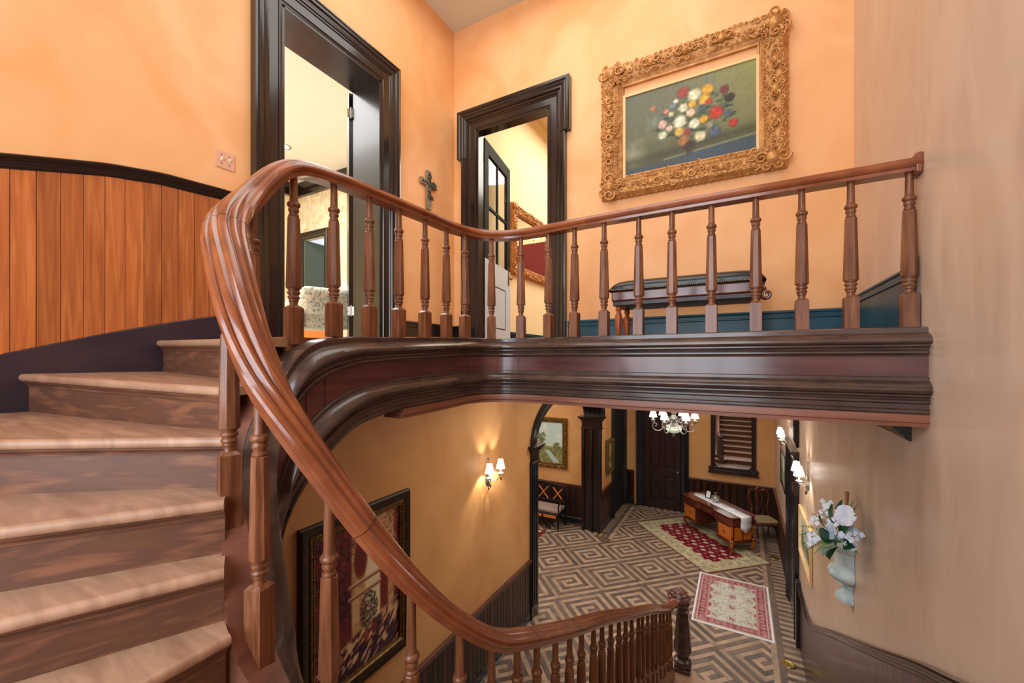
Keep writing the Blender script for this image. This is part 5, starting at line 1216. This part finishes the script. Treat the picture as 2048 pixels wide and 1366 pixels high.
side_picture('framed_print', 'dark framed green print on the right wall beyond the side door near the corner', 9.25, 10.25, -2.56, -1.84, 'blue_trim', .08, 91)

st = thing('hall_settee', 'black settee with orange X-back panels and taupe cushion beyond the arch', 'settee', (-4.45, 9.52, G))
b = MB(); b.box((-.62, -.25, .36), (.62, .25, .41)); b.build('seat_frame', 'blackpl', st, bevel=.008)
for k in range(3): MB().box((-.55 + k * .38, -.256, .30), (-.21 + k * .38, -.246, .37)).build('inlay', 'cane', st, bevel=.003)
b = MB(); b.box((-.62, -.245, .27), (.62, -.22, .37)); b.build('apron', 'blackpl', st, bevel=.004)
b = MB(); b.box((-.6, -.24, .41), (.6, .22, .50)); o = b.build('cushion', 'taupe', st); m_ = o.modifiers.new('b', 'BEVEL'); m_.width = .03; m_.segments = 4
for x_ in (-.6, .6):
    MB().lathe([(.012, 0), (.018, .05), (.026, .12), (.018, .14), (.028, .16), (.028, .36)], 12, c=(x_, -.23, 0)).build('leg', 'blackpl', st)
    b = MB(); b.box((x_ - .025, .21, 0), (x_ + .025, .26, .96)); b.build('leg', 'blackpl', st, bevel=.004)
    b = MB(); b.tube([tuple(q) for q in catmull([(x_, .23, .72), (x_, .05, .70), (x_, -.15, .64), (x_, -.22, .60)], .03)], .02, 8); b.tube([(x_, -.2, .62), (x_, -.22, .41)], .018, 8); b.tube([(x_, .0, .70), (x_, .0, .41)], .012, 8); b.build('armrest', 'blackpl', st)
b = MB(); b.prism([(-.62, .89), (-.3, .93), (0, .96), (.3, .93), (.62, .89), (.62, .96), (.3, 1.0), (0, 1.03), (-.3, 1.0), (-.62, .96)], -.26, -.22, Matrix.Rotation(R(90), 4, 'X')); b.box((-.6, .22, .55), (.6, .25, .59)); b.build('backrest_rail', 'blackpl', st, bevel=.004)
for k in range(3):
    xc = -.4 + k * .4; b = MB(); b.tube([(xc - .13, .235, .60), (xc + .13, .235, .90)], .016, 6); b.tube([(xc - .13, .236, .90), (xc + .13, .236, .60)], .016, 6); b.build('cross_slat', 'cane', st)
for k in range(4): 
    b = MB(); b.box((-.615 + k * .395, .225, .55), (-.57 + k * .395, .25, .93)); b.build('back_post', 'blackpl', st, bevel=.003)
b = MB(); b.ball((0, 0, .03), .05, 10, 6, sx=1.5, sz=.6); o = b.build('slipper', 'iron'); o.location = (-4.15, 9.35, G + .001); tag(o, 'small dark object on the floor under the settee', 'shoe')

# ------------------------------------------------------------------ wall urn with flowers on the right wall
ux = XR - .002; up_ = onX(1703, 1205, XR); ut = onX(1703, 1092, XR); UH = (ut.z - up_.z); UY = up_.y
urn = thing('wall_urn', 'pale blue-grey half urn mounted on the right wall below white flowers', 'urn', (ux, UY, up_.z + .02)); urn.scale = (.9, .85, .97)
def half(prof, flute=0, yo=0):
    b = MB(); v = []; n_ = 22
    for r_, z, fl in prof:
        for i in range(n_ + 1): a = math.pi * i / n_; rr = r_ * (1 + fl * abs(math.sin(a * 4))); v.append((-rr * math.sin(a) * 1.0, rr * math.cos(a), z))
    f = [(j * (n_ + 1) + i, j * (n_ + 1) + i + 1, (j + 1) * (n_ + 1) + i + 1, (j + 1) * (n_ + 1) + i) for j in range(len(prof) - 1) for i in range(n_)]
    f += [tuple(range(n_ + 1)), tuple(range((len(prof) - 1) * (n_ + 1), len(prof) * (n_ + 1)))[::-1], tuple([j * (n_ + 1) for j in range(len(prof))] + [j * (n_ + 1) + n_ for j in range(len(prof) - 1, -1, -1)])]
    return b.add(v, f)
k_ = UH / .45
half([(.13 * .9, 0, 0), (.13 * .9, .012, 0), (.11, .035, 0), (.08, .06, 0), (.062, .085, 0), (.06, .105, 0)]).build('foot', 'stone', urn, smooth=50)
half([(.06, .105, 0), (.085, .112, 0), (.088, .122, 0), (.075, .13, 0), (.10, .15, .1), (.14, .18, .15), (.155, .21, .14), (.148, .24, .1), (.128, .265, 0), (.122, .30, 0), (.125, .36, 0), (.13, .40, 0)]).build('bowl', 'stone', urn, smooth=50)
half([(.13, .40, 0), (.142, .41, 0), (.15, .44, 0), (.152, .452, 0), (.135, .453, 0)]).build('rim', 'stone', urn, smooth=50)
bq = thing('flower_bouquet', 'arrangement of white blooms, green leaves and fern fronds in the wall urn', 'flowers', (ux - .04, UY, up_.z + .44))
rs = np.random.RandomState(3)
def petal_flower(c, r, n_=5, nrm=(-1, -.5, .3), name='flower'):
    b = MB(); q = Vector(nrm).normalized().to_track_quat('Z', 'Y').to_matrix().to_4x4(); mx = Matrix.Translation(c) @ q
    for k in range(n_):
        a = 2 * math.pi * k / n_ + rs.rand() * .3; ca, sa = math.cos(a), math.sin(a)
        rows = []
        for i, (u, wd, z) in enumerate(((.05, .08, 0), (.4, .42, .10), (.75, .5, .20), (.95, .34, .18), (1.02, .08, .12))):
            for s_ in (-1, 0, 1): x = u * r; y = s_ * wd * r; rows.append(mx @ Vector((x * ca - y * sa, x * sa + y * ca, (z + (.06 if s_ else 0)) * r + k * .0006)))
        o_ = len(b.v); b.add(rows, [(i * 3 + j, i * 3 + j + 1, i * 3 + j + 4, i * 3 + j + 3) for i in range(4) for j in range(2)])
    b.ball((0, 0, r * .1), r * .14, 8, 5, mx=mx); return b.build(name, 'petal', bq, smooth=60)
def pix(px, py, dx): p_ = onX(px, py, XR - dx); return p_ - Vector(bq.location)
petal_flower(pix(1693, 1032, .13), .072, 6, (-.8, -.7, .35)); petal_flower(pix(1665, 1062, .18), .062, 6, (-.9, -.4, .2))
for (px, py, dx, n_) in ((1655, 1010, .2, 9), (1625, 1078, .30, 9), (1632, 1038, .26, 6), (1700, 1068, .10, 9), (1706, 1090, .08, 7), (1648, 1028, .22, 5), (1712, 1066, .06, 6), (1673, 1044, .2, 4), (1688, 1075, .14, 6)):
    for k in range(n_):
        c = pix(px, py, dx) + Vector((rs.uniform(-.035, .035), rs.uniform(-.05, .05), rs.uniform(-.03, .03))); petal_flower(c, rs.uniform(.015, .022), 4, (-.9 + rs.rand() * .5, -.9 + rs.rand() * .6, .4), 'floret')
def leaf(base, tip, w_, m='leaf', name='leaf'):
    base = Vector(base); tip = Vector(tip); d = tip - base; L_ = d.length; d.normalize(); s_ = d.cross(Vector((.9, .45, -.25))).normalized(); nrm = s_.cross(d); b = MB(); v = []
    prof = (.03, .32, .48, .5, .42, .26, .02)
    for i, q in enumerate(prof):
        c = base + d * L_ * i / 6 + nrm * .02 * math.sin(i / 6 * 3.14) * (1 if nrm.x < 0 else -1)
        for e in (-1, 0, 1): v.append(c + s_ * e * q * w_ - nrm * .006 * (1 if e else 0))
    b.add(v, [(i * 3 + j, i * 3 + j + 1, i * 3 + j + 4, i * 3 + j + 3) for i in range(6) for j in range(2)]); return b.build(name, m, bq, smooth=60)
c0 = pix(1680, 1085, .12)
for (px, py, dx, w_) in ((1647, 1112, .22, .11), (1661, 1120, .18, .10), (1685, 1000, .12, .07), (1640, 1062, .26, .08), (1712, 1030, .07, .06), (1665, 1008, .18, .07), (1676, 1078, .17, .06), (1712, 1095, .06, .06), (1640, 1030, .24, .06), (1700, 1050, .1, .08)):
    t_ = pix(px, py, dx + .02); leaf(c0 * .75 + t_ * .25, t_, w_ * 1.25)
def frond(tip, base, m='fern'):
    base = Vector(base); tip = Vector(tip); b = MB(); d = (tip - base); s_ = d.normalized().cross(Vector((.9, .45, 0))).normalized(); N_ = 15; pts = []
    for i in range(N_ + 1): q = i / N_; pts.append(base + d * q + Vector((0, 0, .035 * math.sin(q * 3.14))))
    b.tube(pts, .0018, 5)
    for i in range(2, N_): 
        l_ = .032 * math.sin(min(1, (N_ - i) / 9) * 1.5)
        for e in (-1, 1): t2 = pts[i] + s_ * e * l_ + d.normalized() * l_ * .7; w_ = d.normalized() * .005; b.add([pts[i] - w_, pts[i] + w_, t2], [(0, 1, 2)])
    return b.build('frond', m, bq, smooth=0)
for px, py, dx in ((1598, 1052, .34), (1596, 1070, .36), (1615, 1100, .3), (1628, 1108, .28), (1622, 1026, .3), (1638, 1016, .26), (1716, 1008, .04), (1708, 1000, .06), (1606, 1088, .33), (1644, 1000, .2), (1717, 1110, .03), (1720, 1060, .03)): frond(pix(px, py, dx), c0)
b = MB(); q0 = pix(1693, 1030, .10); q1 = pix(1694, 985, .06); b.tube([q0, q1], [.006, .014], 8); b.build('reed', 'bamboo', bq)

# ------------------------------------------------------------------ landing: bench, cross, switch
ub = thing('upholstered_bench', 'long bench with black leather seat and nailhead trim under the floral painting', 'bench', (-.40, 3.66, FL))
BL, BW = 1.10, .40; hz = .465
b = MB(); n_ = 40; rows = []
sec = [(-BW / 2, .0), (-BW / 2 - .012, .03), (-BW / 2, .065), (-BW / 2 + .05, .092), (0, .10), (BW / 2 - .05, .092), (BW / 2, .065), (BW / 2 + .012, .03), (BW / 2, 0)]
fr_ = []
xs_ = [-BL / 2 - .02, -BL / 2 - .012, -BL / 2 + .01, -BL / 2 + .05, -BL / 2 + .12] + list(np.linspace(-BL / 2 + .2, BL / 2 - .2, 12)) + [BL / 2 - .12, BL / 2 - .05, BL / 2 - .01, BL / 2 + .012, BL / 2 + .02]
sc_ = [.12, .35, .68, .9, .98] + [1] * 12 + [.98, .9, .68, .35, .12]
b.sweep([(Vector((x, 0, hz)), Vector((0, 1, 0)), UPZ) for x in xs_], lambda i: [(u, v * sc_[i]) for u, v in sec]); b.build('cushion', 'leather', ub, smooth=60)
MB().box((-BL / 2, -BW / 2, hz - .085), (BL / 2, BW / 2, hz)).build('apron', 'cherry', ub, bevel=.012)
MB().box((-BL / 2 + .01, -BW / 2 + .01, hz - .12), (BL / 2 - .01, BW / 2 - .01, hz - .083)).build('under_rail', 'door', ub, bevel=.004)
b = MB()
for i in range(72): b.ball((-BL / 2 + .01 + i * (BL - .02) / 71, -BW / 2 - .012, hz + .010), .0055, 6, 4)
for i in range(24): b.ball((BL / 2 + .006, -BW / 2 + i * BW / 23, hz + .010), .0055, 6, 4); b.ball((-BL / 2 - .006, -BW / 2 + i * BW / 23, hz + .010), .0055, 6, 4)
b.build('nailhead_trim', 'steel', ub, smooth=60, kind='stuff')
for x_ in (-BL / 2 + .05, BL / 2 - .05):
    for y_ in (-BW / 2 + .05, BW / 2 - .05):
        MB().lathe([(.016, 0), (.02, .02), (.015, .04), (.02, .08), (.030, .20), (.030, .26), (.018, .30), (.026, .315), (.026, .33), (.018, .345), (.03, .36), (.034, .385)], 14, c=(x_, y_, 0)).build('leg', 'leg_or', ub)
b = MB(); b.tube([tuple(q) for q in spiral((BL / 2 + .02, -BW / 2 + .03, hz - .10), .045, .008, 1.3, R(90))], .012, 8); b.build('scroll', 'cherry', ub)

q = onX(855, 378, XA); cr = thing('wall_cross', 'weathered bronze-coloured cross with twisted vines on the wall between the doors', 'cross', (XA, q.y, 0))
zt_, zb_ = onX(853, 341, XA).z, onX(853, 419, XA).z; zc = zt_ - (zt_ - zb_) * .33
b = MB(); b.box((.004, -.038, zb_), (.026, .038, zt_)); b.box((.005, -.135, zc - .036), (.025, .135, zc + .036)); b.build('beam', 'bronze', cr, bevel=.006)
b = MB()
for s_ in (-1, 1):
    b.tube([(.032, s_ * .03 * math.sin(k * .8), zb_ + .12 + k * .018) for k in range(17)], .006, 6)
    b.tube([(.032, s_ * (.01 + k * .011), zc + .014 * math.sin(k * 1.1) * s_) for k in range(10)], .006, 6)
b.tube(spiral((.034, .05, zc + .0), .03, .006, 1.4, 0, plane='yz'), .006, 6); b.tube(spiral((.034, .02, zc - .16), .03, .006, 1.4, 0, plane='yz'), .006, 6); b.tube(spiral((.034, .075, zc - .02), .025, .006, 1.4, 2, plane='yz'), .006, 6)
for (y_, z_) in ((.06, .02), (.04, -.17), (-.02, .05), (.09, -.03)): b.ball((.04, y_, zc + z_), .014, 8, 6)
b.build('vine', 'pewter_dk', cr)
q = onX(450, 321, XA); sw = thing('light_switch', 'peach double toggle switch plate on the wall above the plank wainscot', 'switch', (XA, q.y, q.z))
MB().box((0, -.06, -.06), (.006, .06, .06)).build('plate', 'switch', sw, bevel=.003)
for y_ in (-.024, .024):
    b = MB(); b.box((.004, y_ - .005, -.012), (.009, y_ + .005, .012)); b.box((.006, y_ - .004, -.002), (.024, y_ + .004, .008), Matrix.Rotation(R(12 if y_ < 0 else -12), 4, 'Y')); b.build('toggle', 'ivory', sw)
for y_ in (-.024, .024):
    for z_ in (-.03, .03): MB().lathe([(.004, 0), (.003, .002)], 10, mx=Matrix.Translation((.006, y_, z_)) @ Matrix.Rotation(R(90), 4, 'Y')).build('screw', 'iron', sw)

# ------------------------------------------------------------------ seen through the doors
gm = thing('gilt_mirror', 'large gilt-framed mirror on the side wall of the room beyond the glazed door', 'mirror')
tb = lambda a, z, p: (XB + .004 + p, a, z)
ga0, ga1 = 5.46, 6.98; gz1, gz0 = onX(1018, 403, XB).z, onX(1019, 546, XB).z
ornate(gm, (ga0 + ga1) / 2, (gz0 + gz1) / 2, ga1 - ga0, gz1 - gz0, .15, tb, 'gold', 12, .06, 1.6)
MB().box((XB + .006, ga0 + .14, gz0 + .14), (XB + .012, ga1 - .14, gz1 - .14)).build('mirror_glass', 'mirror', gm, smooth=0)
pl = thing('ceiling_bowl_lamp', 'glowing alabaster bowl lamp reflected in the gilt mirror', 'ceiling lamp', (-2.19, 8.0, 2.56))
MB().lathe([(.001, 0), (.02, .005), (.12, .03), (.19, .08), (.21, .12), (.2, .12), (.001, .11)], 24).build('bowl', 'bulb', pl); b = MB(); b.lathe([(.012, -.03), (.016, 0)], 10); b.tube([(0, 0, .1), (0, 0, 1.54)], .01, 8)
for k in range(3): a = k * 2.09; b.tube([(.19 * math.cos(a), .19 * math.sin(a), .12), (0, 0, .5)], .004, 5)
b.build('stem', 'brass', pl)
q = onZ(568, 293, 3.6); rl = thing('recessed_light', 'round recessed ceiling light in the bedroom ceiling', 'ceiling light', (q.x, q.y, 3.6)); MB().lathe([(.085, 0), (.11, -.004), (.115, 0)], 24).build('trim_ring', 'pewter', rl); MB().lathe([(.001, -.002), (.085, -.002), (.085, 0)], 24).build('lens', 'shade', rl)
ac = thing('floral_armchair', 'armchair in pale blue floral fabric with carved wooden arm seen through the doorway', 'armchair', (-4.5, 3.32, FL), R(-20))
def soft(b, name, m, par, r_=.05):
    o = b.build(name, m, par); m_ = o.modifiers.new('b', 'BEVEL'); m_.width = r_; m_.segments = 4; return o
soft(MB().box((-.32, -.3, .26), (.32, .3, .46)), 'seat', 'floral', ac); soft(MB().box((-.34, .2, .4), (.34, .38, .86)), 'backrest', 'floral', ac, .08)
soft(MB().box((.22, -.34, .40), (.42, .3, .72)), 'armrest', 'floral', ac, .08); soft(MB().box((-.42, -.34, .36), (-.26, .3, .66)), 'armrest', 'floral', ac, .07)
b = MB(); b.box((.26, -.37, .10), (.38, -.33, .46)); b.ball((.32, -.38, .36), .045, 10, 8, sz=1.3); b.tube(spiral((.32, -.38, .25), .05, .01, 1.2, 0), .01, 6); b.box((-.42, -.36, .14), (.42, -.32, .26)); b.build('carved_rail', 'leg_or', ac, bevel=.006)
for x_, y_ in ((-.36, -.3), (.32, -.34), (-.36, .3), (.36, .3)): MB().lathe([(.02, 0), (.03, .03), (.025, .06), (.04, .10), (.04, .14)], 12, c=(x_, y_, 0)).build('leg', 'leg_or', ac)
q = onZ(600, 620, .5) if False else None
ca = thing('pine_cabinet', 'low orange-brown wooden cabinet beside the floral armchair in the bedroom', 'cabinet', (-5.6, 3.95, FL), R(-35))
b = MB(); b.box((-.26, -.2, .08), (.26, .2, .66)); b.build('body', 'cane', ca, bevel=.008); MB().box((-.3, -.24, .66), (.3, .22, .70)).build('top', 'leg_or', ca, bevel=.01); MB().box((-.22, -.215, .38), (.22, -.2, .6)).build('drawer', 'cane', ca, bevel=.006); b = MB(); b.tube([(-.05, -.235, .48), (.05, -.235, .48)], .008, 6); b.build('handle', 'iron', ca)
cl = thing('chaise', 'salmon pink upholstered chaise with sloping back at the far side of the bedroom', 'chaise', (-6.75, 4.2, FL), R(0))
b = MB(); b.prism([(-.9, .22), (.9, .22), (.9, .46), (-.2, .48), (-.5, .62), (-.9, .98), (-1.0, .95), (-1.0, .22)], -.35, .35, Matrix.Rotation(R(90), 4, 'X') @ Matrix.Scale(-1, 4, (1, 0, 0)) @ Matrix.Scale(-1, 4, (1, 0, 0))); soft(b, 'upholstery', 'pink', cl, .04)
for x_ in (-.9, .8):
    for y_ in (-.28, .28): MB().lathe([(.02, 0), (.035, .22)], 10, c=(x_, y_, 0)).build('leg', 'door', cl)
fs = thing('iron_stand', 'black wrought iron scroll stand just inside the bedroom doorway', 'stand', (*onZ(572, 640, .55).xy, FL) if False else (-4.15, 1.98, FL))
b = MB()
for s_ in (0, 1, 2):
    a = s_ * 2.09; mx = Matrix.Rotation(a, 4, 'Z'); b.tube([tuple(p_) for p_ in catmull([(.16, 0, 0), (.12, 0, .05), (.05, 0, .12), (.07, 0, .25), (.14, 0, .30), (.16, 0, .26), (.13, 0, .24)], .02)], .008, 6, mx)
b.build('scroll_leg', 'iron', fs); MB().lathe([(.15, .30), (.16, .305), (.16, .315), (.001, .315)], 24).build('shelf', 'iron', fs)
